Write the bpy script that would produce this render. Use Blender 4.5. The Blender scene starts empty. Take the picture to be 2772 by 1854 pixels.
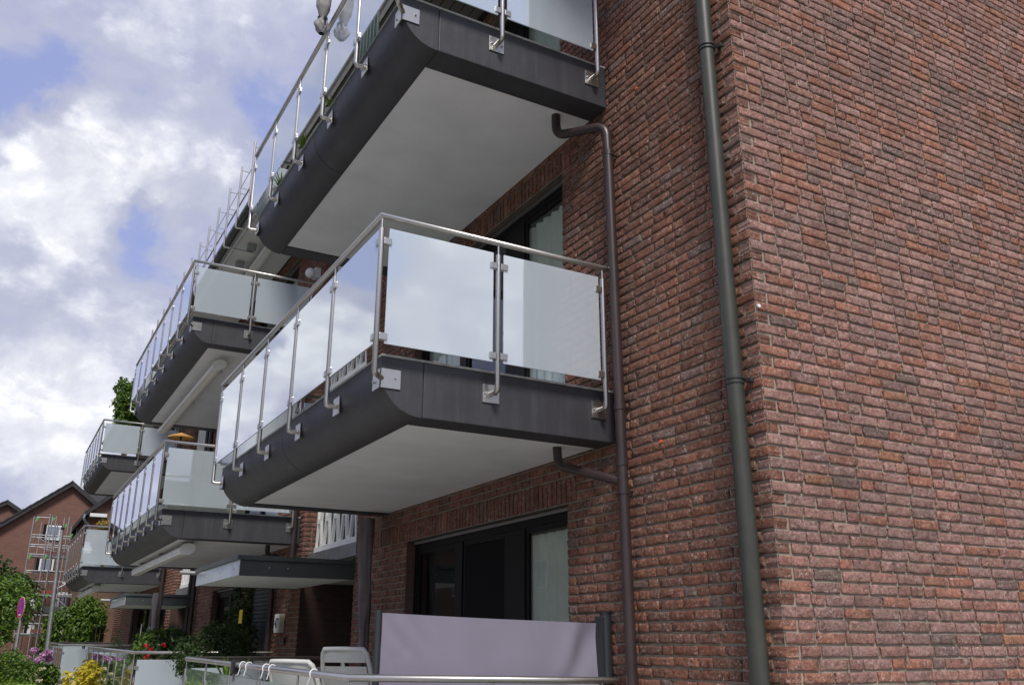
import bpy, bmesh, math, random
import numpy as np
from mathutils import Vector, Matrix

random.seed(7)
RNG = np.random.default_rng(11)
scene = bpy.context.scene
COL = scene.collection

# ------------------------------------------------------------------ camera
cam_d = bpy.data.cameras.new("camera")
cam_d.sensor_width = 36.0
cam_d.lens = 2423.19 * 36.0 / 2772.0
cam_d.clip_start = 0.05
cam_d.clip_end = 2000
cam_o = bpy.data.objects.new("camera", cam_d)
COL.objects.link(cam_o)
RT = Vector((0.87169, -0.49004, 0.00326)); UP = Vector((-0.15883, -0.27624, 0.94787)); FW = Vector((0.46360, 0.82677, 0.31863))
M3 = Matrix((RT, UP, -FW)).transposed()
cam_o.matrix_world = Matrix.Translation((-3.85043, -3.78072, 1.40112)) @ M3.to_4x4()
scene.camera = cam_o

# ------------------------------------------------------------------ light
SUN_EL, SUN_AZ = math.radians(50), math.radians(203)      # azimuth from +y clockwise: behind the camera
sun_dir = Vector((math.sin(SUN_AZ) * math.cos(SUN_EL), math.cos(SUN_AZ) * math.cos(SUN_EL), math.sin(SUN_EL)))
sd = bpy.data.lights.new("sun", 'SUN')
sd.energy = 2.3; sd.angle = math.radians(14); sd.color = (1.0, 0.95, 0.88)
so = bpy.data.objects.new("sun", sd); COL.objects.link(so)
so.rotation_euler = sun_dir.to_track_quat('Z', 'Y').to_euler()

scene.view_settings.view_transform = 'Standard'
scene.view_settings.look = 'None'
scene.view_settings.exposure = 0.6
scene.view_settings.gamma = 1.0


class NT:
    """tiny node-tree helper"""
    def __init__(s, tree):
        s.t = tree; s.n = tree.nodes; s.l = tree.links

    def add(s, typ, ins=None, **kw):
        nd = s.n.new(typ)
        for k, v in kw.items():
            setattr(nd, k, v)
        if ins:
            for k, v in ins.items():
                s.put(nd.inputs[k], v)
        return nd

    def put(s, sock, v):
        if isinstance(v, bpy.types.NodeSocket):
            s.l.new(v, sock)
        elif isinstance(v, bpy.types.Node):
            s.l.new(v.outputs[0], sock)
        else:
            sock.default_value = v

    def math(s, op, a, b=0.0, c=None, clamp=False):
        nd = s.n.new('ShaderNodeMath'); nd.operation = op; nd.use_clamp = clamp
        s.put(nd.inputs[0], a); s.put(nd.inputs[1], b)
        if c is not None: s.put(nd.inputs[2], c)
        return nd.outputs[0]

    def vmath(s, op, a, b=None):
        nd = s.n.new('ShaderNodeVectorMath'); nd.operation = op
        s.put(nd.inputs[0], a)
        if b is not None: s.put(nd.inputs[1], b)
        return nd

    def ramp(s, fac, stops, interp='LINEAR'):
        nd = s.n.new('ShaderNodeValToRGB'); nd.color_ramp.interpolation = interp
        cr = nd.color_ramp
        while len(cr.elements) < len(stops): cr.elements.new(0.5)
        for e, (p, c) in zip(cr.elements, stops):
            e.position = p; e.color = c if len(c) == 4 else (*c, 1)
        s.put(nd.inputs[0], fac)
        return nd.outputs[0]

    def mix(s, fac, a, b, blend='MIX'):
        nd = s.n.new('ShaderNodeMix'); nd.data_type = 'RGBA'; nd.blend_type = blend
        s.put(nd.inputs[0], fac)
        s.put(nd.inputs[6], a if not isinstance(a, tuple) or len(a) == 4 else (*a, 1))
        s.put(nd.inputs[7], b if not isinstance(b, tuple) or len(b) == 4 else (*b, 1))
        return nd.outputs[2]

    def noise(s, vec, scale, detail=4, rough=0.5, dist=0.0):
        nd = s.n.new('ShaderNodeTexNoise')
        s.put(nd.inputs['Vector'], vec)
        nd.inputs['Scale'].default_value = scale; nd.inputs['Detail'].default_value = detail
        nd.inputs['Roughness'].default_value = rough; nd.inputs['Distortion'].default_value = dist
        return nd.outputs['Fac']


# ------------------------------------------------------------------ sky
world = bpy.data.worlds.new("World"); scene.world = world
world.use_nodes = True
w = NT(world.node_tree); w.n.clear()
wo = w.add('ShaderNodeOutputWorld'); bg = w.add('ShaderNodeBackground'); bg.inputs['Strength'].default_value = 0.1
w.l.new(bg.outputs[0], wo.inputs[0])
sky = w.add('ShaderNodeTexSky'); sky.sky_type = 'NISHITA'; sky.sun_disc = False
sky.sun_elevation = SUN_EL; sky.sun_rotation = SUN_AZ
sky.air_density = 1.0; sky.dust_density = 0.6; sky.ozone_density = 3.0
tc = w.add('ShaderNodeTexCoord')
dirv = tc.outputs['Generated']
# clouds a little flatter than tall
sep = w.add('ShaderNodeSeparateXYZ', {0: dirv})
cmb = w.add('ShaderNodeCombineXYZ', {0: sep.outputs[0], 1: sep.outputs[1], 2: w.math('MULTIPLY', sep.outputs[2], 1.5)})
base = w.noise(cmb, 4.4, 10, 0.58, 0.25)
det = w.noise(cmb, 14.0, 8, 0.6, 0.1)
dens = w.math('ADD', w.math('MULTIPLY', base, 1.0), w.math('MULTIPLY', det, 0.28))
warp = w.add('ShaderNodeTexNoise', {'Vector': dirv, 'Scale': 9.0, 'Detail': 5.0, 'Roughness': 0.6})
wv = w.vmath('SUBTRACT', warp.outputs['Color'], (0.5, 0.5, 0.5))
wv2 = w.n.new('ShaderNodeVectorMath'); wv2.operation = 'SCALE'; w.put(wv2.inputs[0], wv); wv2.inputs['Scale'].default_value = 0.16
wdir = w.vmath('ADD', dirv, wv2)


def blob(d, rad, amp):
    """a bank of cloud (amp > 0) or a gap (amp < 0) round direction d"""
    global dens
    v = Vector(d).normalized()
    dist = w.vmath('DISTANCE', wdir, tuple(v)).outputs['Value']
    t = w.math('SUBTRACT', 1.0, w.math('DIVIDE', dist, rad), clamp=True)
    t = w.math('MULTIPLY', w.math('MULTIPLY', t, t), w.math('SUBTRACT', 3.0, w.math('MULTIPLY', t, 2.0)))
    dens = w.math('ADD', dens, w.math('MULTIPLY', t, amp))


blob((0.08, 0.87, 0.47), 0.17, 0.22)
blob((0.00, 0.885, 0.455), 0.10, 0.14)
blob((-0.03, 0.90, 0.40), 0.10, 0.20)
blob((0.13, 0.79, 0.59), 0.16, 0.10)
blob((0.01, 0.972, 0.235), 0.12, 0.22)
blob((0.06, 0.978, 0.19), 0.12, 0.16)
blob((-0.075, 0.88, 0.475), 0.085, -0.30)
blob((-0.02, 0.86, 0.51), 0.055, -0.16)
blob((0.075, 0.915, 0.39), 0.05, -0.22)
blob((0.16, 0.91, 0.37), 0.09, -0.20)
blob((0.04, 0.945, 0.32), 0.12, -0.13)
blob((0.2, 0.80, 0.53), 0.10, -0.12)
blob((-0.27, 0.90, 0.31), 0.10, 0.30)
blob((-0.20, 0.95, 0.24), 0.13, 0.26)
blob((-0.31, 0.865, 0.40), 0.085, -0.42)
blob((-0.23, 0.92, 0.31), 0.03, -0.25)
blob((0.43, -0.80, 0.42), 0.13, 0.40)
blob((0.36, -0.85, 0.33), 0.08, 0.25)
blob((0.34, -0.86, 0.40), 0.07, -0.15)
blob((0.58, -0.71, 0.40), 0.14, 0.12)
blob((0.55, -0.60, 0.58), 0.2, 0.12)
blob((0.16, -0.95, 0.24), 0.2, 0.2)
bank = w.noise(wdir, 4.5, 6, 0.6, 0.2)
off = w.vmath('ADD', cmb, (0.012, -0.004, 0.026))
ra = w.noise(cmb, 9.0, 10, 0.60, 0.3)
rb = w.noise(off, 9.0, 10, 0.60, 0.3)
relief = w.math('ADD', 0.5, w.math('MULTIPLY', w.math('SUBTRACT', ra, rb), 2.2), clamp=True)
cover = w.ramp(dens, [(0.47, (0, 0, 0)), (0.66, (1, 1, 1))], 'EASE')
thick = w.ramp(dens, [(0.64, (0, 0, 0)), (0.90, (1, 1, 1))], 'EASE')
# cloud colour: lilac grey where thin or shaded, white on the bulging parts
ccol = w.mix(thick, (3.2, 3.35, 4.5), (6.9, 6.95, 7.15))
ccol = w.mix(w.math('MULTIPLY', w.ramp(bank, [(0.46, (0, 0, 0)), (0.66, (1, 1, 1))]), 0.6), ccol, (3.5, 3.6, 4.25))
blue = w.mix(0.7, sky.outputs[0], (2.35, 2.75, 5.3))
ccol = w.mix(w.ramp(relief, [(0.30, (0.42, 0.42, 0.42)), (0.62, (0, 0, 0))]), ccol, (3.7, 3.85, 4.7))
ccol = w.mix(w.math('MULTIPLY', w.ramp(relief, [(0.55, (0, 0, 0)), (0.8, (0.5, 0.5, 0.5))]), thick), ccol, (8.2, 8.2, 8.2))
skyc = w.mix(w.math('ADD', w.math('MULTIPLY', cover, 0.80), 0.14), blue, ccol)
w.l.new(skyc, bg.inputs['Color'])

# ------------------------------------------------------------------ materials
MATS = {}


def new_mat(name):
    m = bpy.data.materials.new(name); m.use_nodes = True
    t = NT(m.node_tree); t.n.clear()
    out = t.add('ShaderNodeOutputMaterial')
    MATS[name] = m
    return m, t, out


def pbr(name, color, rough=0.5, metal=0.0, spec=0.5, var=0.0, vscale=8.0, bump=0.0, bscale=60.0, streak=0.0, coat=0.0, col2=None):
    m, t, out = new_mat(name)
    p = t.add('ShaderNodeBsdfPrincipled')
    t.l.new(p.outputs[0], out.inputs[0])
    p.inputs['Roughness'].default_value = rough; p.inputs['Metallic'].default_value = metal
    p.inputs['Specular IOR Level'].default_value = spec
    p.inputs['Coat Weight'].default_value = coat
    c = (*color, 1)
    geo = t.add('ShaderNodeNewGeometry'); pos = geo.outputs['Position']
    if var > 0 or col2:
        nz = t.noise(pos, vscale, 6, 0.6)
        c2 = col2 if col2 else tuple(max(0, x * (1 - var)) for x in color)
        c1 = tuple(x * (1 + var * 0.6) for x in color) if not col2 else color
        c = t.mix(t.ramp(nz, [(0.3, (0, 0, 0)), (0.7, (1, 1, 1))]), c1, c2)
    if streak > 0:
        sp = t.add('ShaderNodeSeparateXYZ', {0: pos})
        cb = t.add('ShaderNodeCombineXYZ', {0: t.math('MULTIPLY', sp.outputs[0], 14.0), 1: t.math('MULTIPLY', sp.outputs[1], 14.0), 2: t.math('MULTIPLY', sp.outputs[2], 0.9)})
        st = t.noise(cb, 1.0, 6, 0.65)
        sf = t.ramp(st, [(0.45, (0, 0, 0)), (0.75, (1, 1, 1))])
        c = t.mix(t.math('MULTIPLY', sf, streak), c, tuple(min(1, x * 2.4 + 0.04) for x in color))
        t.put(p.inputs['Roughness'], t.math('ADD', t.math('MULTIPLY', st, 0.3), rough - 0.12))
    if isinstance(c, tuple): p.inputs['Base Color'].default_value = c
    else: t.l.new(c, p.inputs['Base Color'])
    if bump > 0:
        b = t.add('ShaderNodeBump', {'Height': t.noise(pos, bscale, 5, 0.6)})
        b.inputs['Strength'].default_value = bump; b.inputs['Distance'].default_value = 0.004
        t.l.new(b.outputs[0], p.inputs['Normal'])
    return m


def brick_mat():
    m, t, out = new_mat('handmade_brick')
    p = t.add('ShaderNodeBsdfPrincipled'); t.l.new(p.outputs[0], out.inputs[0])
    geo = t.add('ShaderNodeNewGeometry'); pos = geo.outputs['Position']
    at = t.add('ShaderNodeAttribute', attribute_name='tint')
    c = at.outputs['Color']
    n1 = t.noise(pos, 30, 7, 0.75, 0.8)
    c = t.mix(t.ramp(n1, [(0.42, (0, 0, 0)), (0.60, (1, 1, 1))]), c, t.mix(1.0, c, (0.55, 0.50, 0.50, 1), 'MULTIPLY'))
    # lime bloom in small dabs
    n2 = t.noise(pos, 48, 6, 0.75, 0.8)
    n3 = t.noise(pos, 7, 3, 0.5)
    bloom = t.math('MULTIPLY', t.ramp(n2, [(0.52, (0, 0, 0)), (0.62, (1, 1, 1))]), t.ramp(n3, [(0.36, (0.12, 0.12, 0.12)), (0.66, (0.95, 0.95, 0.95))]))
    bloom = t.math('MULTIPLY', bloom, 0.8)
    c = t.mix(bloom, c, (0.64, 0.54, 0.50, 1))
    # soot and damp: large soft stains with some vertical drift
    sp = t.add('ShaderNodeSeparateXYZ', {0: pos})
    dv = t.add('ShaderNodeCombineXYZ', {0: t.math('MULTIPLY', sp.outputs[0], 2.2), 1: t.math('MULTIPLY', sp.outputs[1], 2.2), 2: t.math('MULTIPLY', sp.outputs[2], 0.8)})
    st = t.noise(dv, 1.0, 6, 0.62, 0.4)
    c = t.mix(t.ramp(st, [(0.34, (0.32, 0.32, 0.32)), (0.58, (0, 0, 0))]), c, (0.115, 0.085, 0.070, 1))
    # dark pores and creases
    cr = t.add('ShaderNodeTexNoise', {'Vector': pos, 'Scale': 34.0, 'Detail': 3.0, 'Distortion': 1.6})
    line = t.math('ABSOLUTE', t.math('SUBTRACT', cr.outputs['Fac'], 0.5))
    crease = t.ramp(line, [(0.0, (1, 1, 1)), (0.014, (0, 0, 0))])
    crease = t.math('MULTIPLY', crease, t.ramp(t.noise(pos, 12, 2), [(0.48, (0, 0, 0)), (0.56, (1, 1, 1))]))
    c = t.mix(t.math('MULTIPLY', crease, 0.6), c, (0.05, 0.03, 0.025, 1))
    t.l.new(c, p.inputs['Base Color'])
    p.inputs['Roughness'].default_value = 0.88; p.inputs['Specular IOR Level'].default_value = 0.25
    h = t.math('SUBTRACT', t.math('ADD', t.math('MULTIPLY', t.noise(pos, 60, 5, 0.65), 1.0), t.math('MULTIPLY', n1, 1.4)), t.math('MULTIPLY', crease, 0.9))
    b = t.add('ShaderNodeBump', {'Height': h}); b.inputs['Strength'].default_value = 1.0; b.inputs['Distance'].default_value = 0.008
    t.l.new(b.outputs[0], p.inputs['Normal'])
    return m


def brick_flat(name, ca, cb, mortar, scale_v=0.07, length=0.25):
    m, t, out = new_mat(name)
    p = t.add('ShaderNodeBsdfPrincipled'); t.l.new(p.outputs[0], out.inputs[0])
    geo = t.add('ShaderNodeNewGeometry'); pos = geo.outputs['Position']
    sp = t.add('ShaderNodeSeparateXYZ', {0: pos})
    cbx = t.add('ShaderNodeCombineXYZ', {0: t.math('ADD', sp.outputs[0], sp.outputs[1]), 1: sp.outputs[2], 2: 0.0})
    br = t.add('ShaderNodeTexBrick', {'Vector': cbx.outputs[0], 'Color1': (*ca, 1), 'Color2': (*cb, 1), 'Mortar': (*mortar, 1)})
    br.inputs['Scale'].default_value = 1.0; br.inputs['Mortar Size'].default_value = 0.006; br.inputs['Mortar Smooth'].default_value = 0.1
    br.inputs['Brick Width'].default_value = length; br.inputs['Row Height'].default_value = scale_v; br.inputs['Bias'].default_value = -0.1
    n = t.noise(pos, 1.3, 5, 0.7)
    c = t.mix(t.ramp(n, [(0.3, (0, 0, 0)), (0.7, (0.45, 0.45, 0.45))]), br.outputs['Color'], tuple(x * 0.6 for x in ca))
    n2 = t.noise(pos, 9, 4, 0.7)
    c = t.mix(t.ramp(n2, [(0.45, (0, 0, 0)), (0.75, (0.5, 0.5, 0.5))]), c, tuple(min(1, x * 1.5) for x in cb))
    t.l.new(c, p.inputs['Base Color']); p.inputs['Roughness'].default_value = 0.9
    b = t.add('ShaderNodeBump', {'Height': t.math('SUBTRACT', 1.0, br.outputs['Fac'])}); b.inputs['Strength'].default_value = 0.6; b.inputs['Distance'].default_value = 0.006
    t.l.new(b.outputs[0], p.inputs['Normal'])
    return m


def frosted(name, tint, dif=(0.68, 0.755, 0.81), ior=2.35, clear=0.0):
    """etched safety glass: milky inside, with a clean mirror-like face"""
    m, t, out = new_mat(name)
    geo = t.add('ShaderNodeNewGeometry'); pos = geo.outputs['Position']
    n = t.noise(pos, 2.2, 5, 0.6)
    col = t.mix(t.ramp(n, [(0.35, (0, 0, 0)), (0.7, (0.35, 0.35, 0.35))]), tint, tuple(x * 0.85 for x in tint))
    tr = t.add('ShaderNodeBsdfTranslucent', {'Color': col})
    df = t.add('ShaderNodeBsdfDiffuse', {'Color': (*dif, 1)})
    cl = t.add('ShaderNodeBsdfTransparent', {'Color': (0.80, 0.88, 0.86, 1)})
    a = t.add('ShaderNodeMixShader', {0: 0.60, 1: tr.outputs[0], 2: df.outputs[0]})
    a2 = t.add('ShaderNodeMixShader', {0: clear, 1: a.outputs[0], 2: cl.outputs[0]})
    gl = t.add('ShaderNodeBsdfGlossy', {'Color': (0.96, 0.98, 1.0, 1), 'Roughness': 0.025})
    wav = t.add('ShaderNodeBump', {'Height': t.noise(pos, 1.1, 2, 0.5)}); wav.inputs['Strength'].default_value = 0.05; wav.inputs['Distance'].default_value = 0.01
    t.l.new(wav.outputs[0], gl.inputs['Normal'])
    fr = t.add('ShaderNodeFresnel', {'IOR': ior})
    # two faces reflect
    k = t.math('MULTIPLY', t.math('MULTIPLY', fr.outputs[0], 1.75, clamp=True), t.math('SUBTRACT', 1.0, geo.outputs['Backfacing']))
    s = t.add('ShaderNodeMixShader', {0: k, 1: a2.outputs[0], 2: gl.outputs[0]})
    t.l.new(s.outputs[0], out.inputs[0])
    return m


def window_glass(name, tint=(0.02, 0.025, 0.027), ior=1.8, clear=0.97):
    m, t, out = new_mat(name)
    geo = t.add('ShaderNodeNewGeometry'); pos = geo.outputs['Position']
    cl = t.add('ShaderNodeBsdfTransparent', {'Color': (0.93, 0.96, 0.95, 1)})
    df = t.add('ShaderNodeBsdfDiffuse', {'Color': (*tint, 1)})
    a = t.add('ShaderNodeMixShader', {0: clear, 1: df.outputs[0], 2: cl.outputs[0]})
    gl = t.add('ShaderNodeBsdfGlossy', {'Color': (0.9, 0.95, 0.95, 1), 'Roughness': 0.01})
    wav = t.add('ShaderNodeBump', {'Height': t.noise(pos, 1.5, 2, 0.5)}); wav.inputs['Strength'].default_value = 0.12; wav.inputs['Distance'].default_value = 0.01
    t.l.new(wav.outputs[0], gl.inputs['Normal'])
    fr = t.add('ShaderNodeFresnel', {'IOR': ior})
    s = t.add('ShaderNodeMixShader', {0: t.math('MULTIPLY', fr.outputs[0], t.math('SUBTRACT', 1.0, geo.outputs['Backfacing'])), 1: a.outputs[0], 2: gl.outputs[0]})
    t.l.new(s.outputs[0], out.inputs[0])
    return m


def leaf_mat(name, ca, cb, trans=0.35):
    m, t, out = new_mat(name)
    at = t.add('ShaderNodeAttribute', attribute_name='tint')
    sp = t.add('ShaderNodeSeparateColor', {0: at.outputs['Color']})
    c = t.mix(sp.outputs[0], ca, cb)
    p = t.add('ShaderNodeBsdfPrincipled', {'Base Color': c, 'Roughness': 0.45})
    p.inputs['Specular IOR Level'].default_value = 0.4
    tl = t.add('ShaderNodeBsdfTranslucent', {'Color': c})
    s = t.add('ShaderNodeMixShader', {0: trans, 1: p.outputs[0], 2: tl.outputs[0]})
    t.l.new(s.outputs[0], out.inputs[0])
    return m


def steel():
    m, t, out = new_mat('brushed_steel')
    geo = t.add('ShaderNodeNewGeometry'); pos = geo.outputs['Position']
    n = t.noise(pos, 30, 5, 0.6)
    p = t.add('ShaderNodeBsdfPrincipled', {'Metallic': 1.0, 'Base Color': t.mix(n, (0.62, 0.60, 0.565), (0.42, 0.41, 0.385)), 'Roughness': t.math('ADD', t.math('MULTIPLY', n, 0.25), 0.22)})
    t.l.new(p.outputs[0], out.inputs[0])
    return m


brick_mat()
steel()
pbr('mortar', (0.315, 0.275, 0.22), 0.95, var=0.25, vscale=14, bump=0.7, bscale=160)
brick_flat('far_brick', (0.20, 0.098, 0.070), (0.155, 0.075, 0.056), (0.16, 0.12, 0.10))
brick_flat('orange_brick', (0.19, 0.105, 0.068), (0.15, 0.08, 0.052), (0.17, 0.14, 0.11))
brick_flat('yellow_brick', (0.62, 0.54, 0.38), (0.52, 0.45, 0.32), (0.35, 0.32, 0.26), .09, .3)
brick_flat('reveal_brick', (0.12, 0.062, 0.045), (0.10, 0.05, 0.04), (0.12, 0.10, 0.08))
brick_flat('porch_brick_shaded', (0.075, 0.038, 0.028), (0.055, 0.03, 0.024), (0.06, 0.05, 0.042))  # near-black tint: the shade of the porch recess is put into the brick colour
pbr('slate_paint', (0.039, 0.039, 0.045), 0.50, var=0.25, vscale=3, bump=0.45, bscale=22, streak=0.13)
pbr('joint_sealant', (0.026, 0.026, 0.030), 0.7)
pbr('ceiling_paint', (0.75, 0.765, 0.77), 0.9, var=0.10, vscale=1.6, bump=0.12, bscale=90)
pbr('concrete_edge', (0.42, 0.42, 0.40), 0.9, var=0.35, vscale=12, bump=0.5, bscale=80)
frosted('frosted_glass', (0.80, 0.86, 0.89))
frosted('clear_glass', (0.50, 0.62, 0.60), (0.42, 0.50, 0.48), 2.0, 0.28)
frosted('misty_glass', (0.76, 0.82, 0.84), (0.58, 0.64, 0.66), 2.1, 0.16)
window_glass('pane_glass')
pbr('dark_frame', (0.006, 0.0055, 0.0055), 0.5, spec=0.2, var=0.2)
pbr('track_metal', (0.30, 0.30, 0.29), 0.4, metal=0.8)
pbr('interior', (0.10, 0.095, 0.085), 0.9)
pbr('curtain', (0.66, 0.67, 0.59), 0.9, var=0.1, vscale=5)
pbr('insect_mesh', (0.012, 0.011, 0.012), 0.9, spec=0.1)
pbr('brown_pipe', (0.040, 0.026, 0.026), 0.38, var=0.2, vscale=6)
pbr('zinc_pipe', (0.040, 0.041, 0.032), 0.42, var=0.22, vscale=7, streak=0.10)
pbr('pipe_collar', (0.030, 0.032, 0.030), 0.5)
pbr('white_block', (0.86, 0.86, 0.82), 0.8, var=0.1, vscale=4)
pbr('block_glazing', (0.13, 0.13, 0.11), 0.7, var=0.2, vscale=3)
pbr('canopy_grey', (0.055, 0.066, 0.066), 0.45, var=0.15, streak=0.06)
pbr('canopy_front', (0.62, 0.66, 0.68), 0.35, metal=0.5, var=0.15, vscale=5)
pbr('awning_cream', (0.80, 0.79, 0.72), 0.4, var=0.08, vscale=4)
pbr('white_plastic', (0.66, 0.66, 0.61), 0.4, var=0.05)
pbr('mauve_fabric', (0.205, 0.190, 0.245), 0.85, var=0.08, vscale=2, bump=0.2, bscale=300)
pbr('anthracite', (0.025, 0.028, 0.033), 0.4)
pbr('grey_cover', (0.155, 0.13, 0.135), 0.8, var=0.25, vscale=5)
pbr('silver_cover', (0.24, 0.225, 0.225), 0.6, var=0.2, vscale=5)
pbr('tie_white', (0.75, 0.75, 0.78), 0.5)
pbr('black_plastic', (0.012, 0.012, 0.013), 0.4)
pbr('soffit_board', (0.11, 0.10, 0.085), 0.7, var=0.2)
pbr('white_trim', (0.66, 0.66, 0.63), 0.5, var=0.06)
pbr('gutter_black', (0.020, 0.017, 0.015), 0.35)
pbr('roof_tile', (0.030, 0.028, 0.030), 0.7, var=0.4, vscale=5, bump=0.6, bscale=20)
pbr('galvanised', (0.45, 0.46, 0.47), 0.42, metal=0.7, var=0.2, vscale=9)
pbr('scaffold_green', (0.12, 0.33, 0.09), 0.5)
pbr('scaffold_red', (0.26, 0.035, 0.03), 0.6)
pbr('scaffold_brown', (0.14, 0.055, 0.05), 0.7)
pbr('sign_blue', (0.10, 0.06, 0.42), 0.4)
pbr('sign_red', (0.60, 0.02, 0.10), 0.4)
pbr('sign_white', (0.8, 0.8, 0.8), 0.4)
pbr('digits', (0.02, 0.02, 0.02), 0.5)
pbr('box_white', (0.80, 0.80, 0.78), 0.4)
pbr('box_beige', (0.45, 0.41, 0.32), 0.5)
pbr('bark', (0.10, 0.07, 0.05), 0.9, var=0.3, bump=0.6)
pbr('asphalt', (0.20, 0.20, 0.20), 0.9, var=0.2, vscale=2, bump=0.5, bscale=120)
pbr('paving', (0.36, 0.345, 0.32), 0.9, var=0.2, vscale=3, bump=0.4, bscale=50)
pbr('kerb', (0.40, 0.39, 0.37), 0.9, var=0.2)
pbr('grass_soil', (0.07, 0.11, 0.035), 0.95, var=0.4, vscale=1.2)
pbr('terracotta', (0.36, 0.13, 0.06), 0.8)
pbr('orange_cloth', (0.50, 0.27, 0.07), 0.8)
pbr('yellow_card', (0.85, 0.70, 0.03), 0.6)
pbr('door_blue', (0.045, 0.055, 0.065), 0.5)
pbr('pvc_white', (0.75, 0.77, 0.78), 0.45)
pbr('green_slat', (0.045, 0.085, 0.075), 0.5)
pbr('render_beige', (0.66, 0.60, 0.48), 0.9, var=0.1)
pbr('orange_dot', (0.75, 0.12, 0.05), 0.6)
leaf_mat('leaf_dark', (0.022, 0.045, 0.014), (0.085, 0.14, 0.04))
leaf_mat('leaf_green', (0.035, 0.085, 0.015), (0.20, 0.33, 0.045))
leaf_mat('leaf_bright', (0.10, 0.20, 0.02), (0.28, 0.42, 0.05))
leaf_mat('leaf_gold', (0.30, 0.27, 0.02), (0.72, 0.58, 0.05))
leaf_mat('leaf_rust', (0.30, 0.20, 0.04), (0.50, 0.38, 0.10))
leaf_mat('petal_red', (0.55, 0.005, 0.02), (0.75, 0.04, 0.07))
leaf_mat('petal_pink', (0.45, 0.18, 0.42), (0.70, 0.42, 0.62))
leaf_mat('petal_cream', (0.60, 0.55, 0.35), (0.80, 0.75, 0.55))


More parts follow.
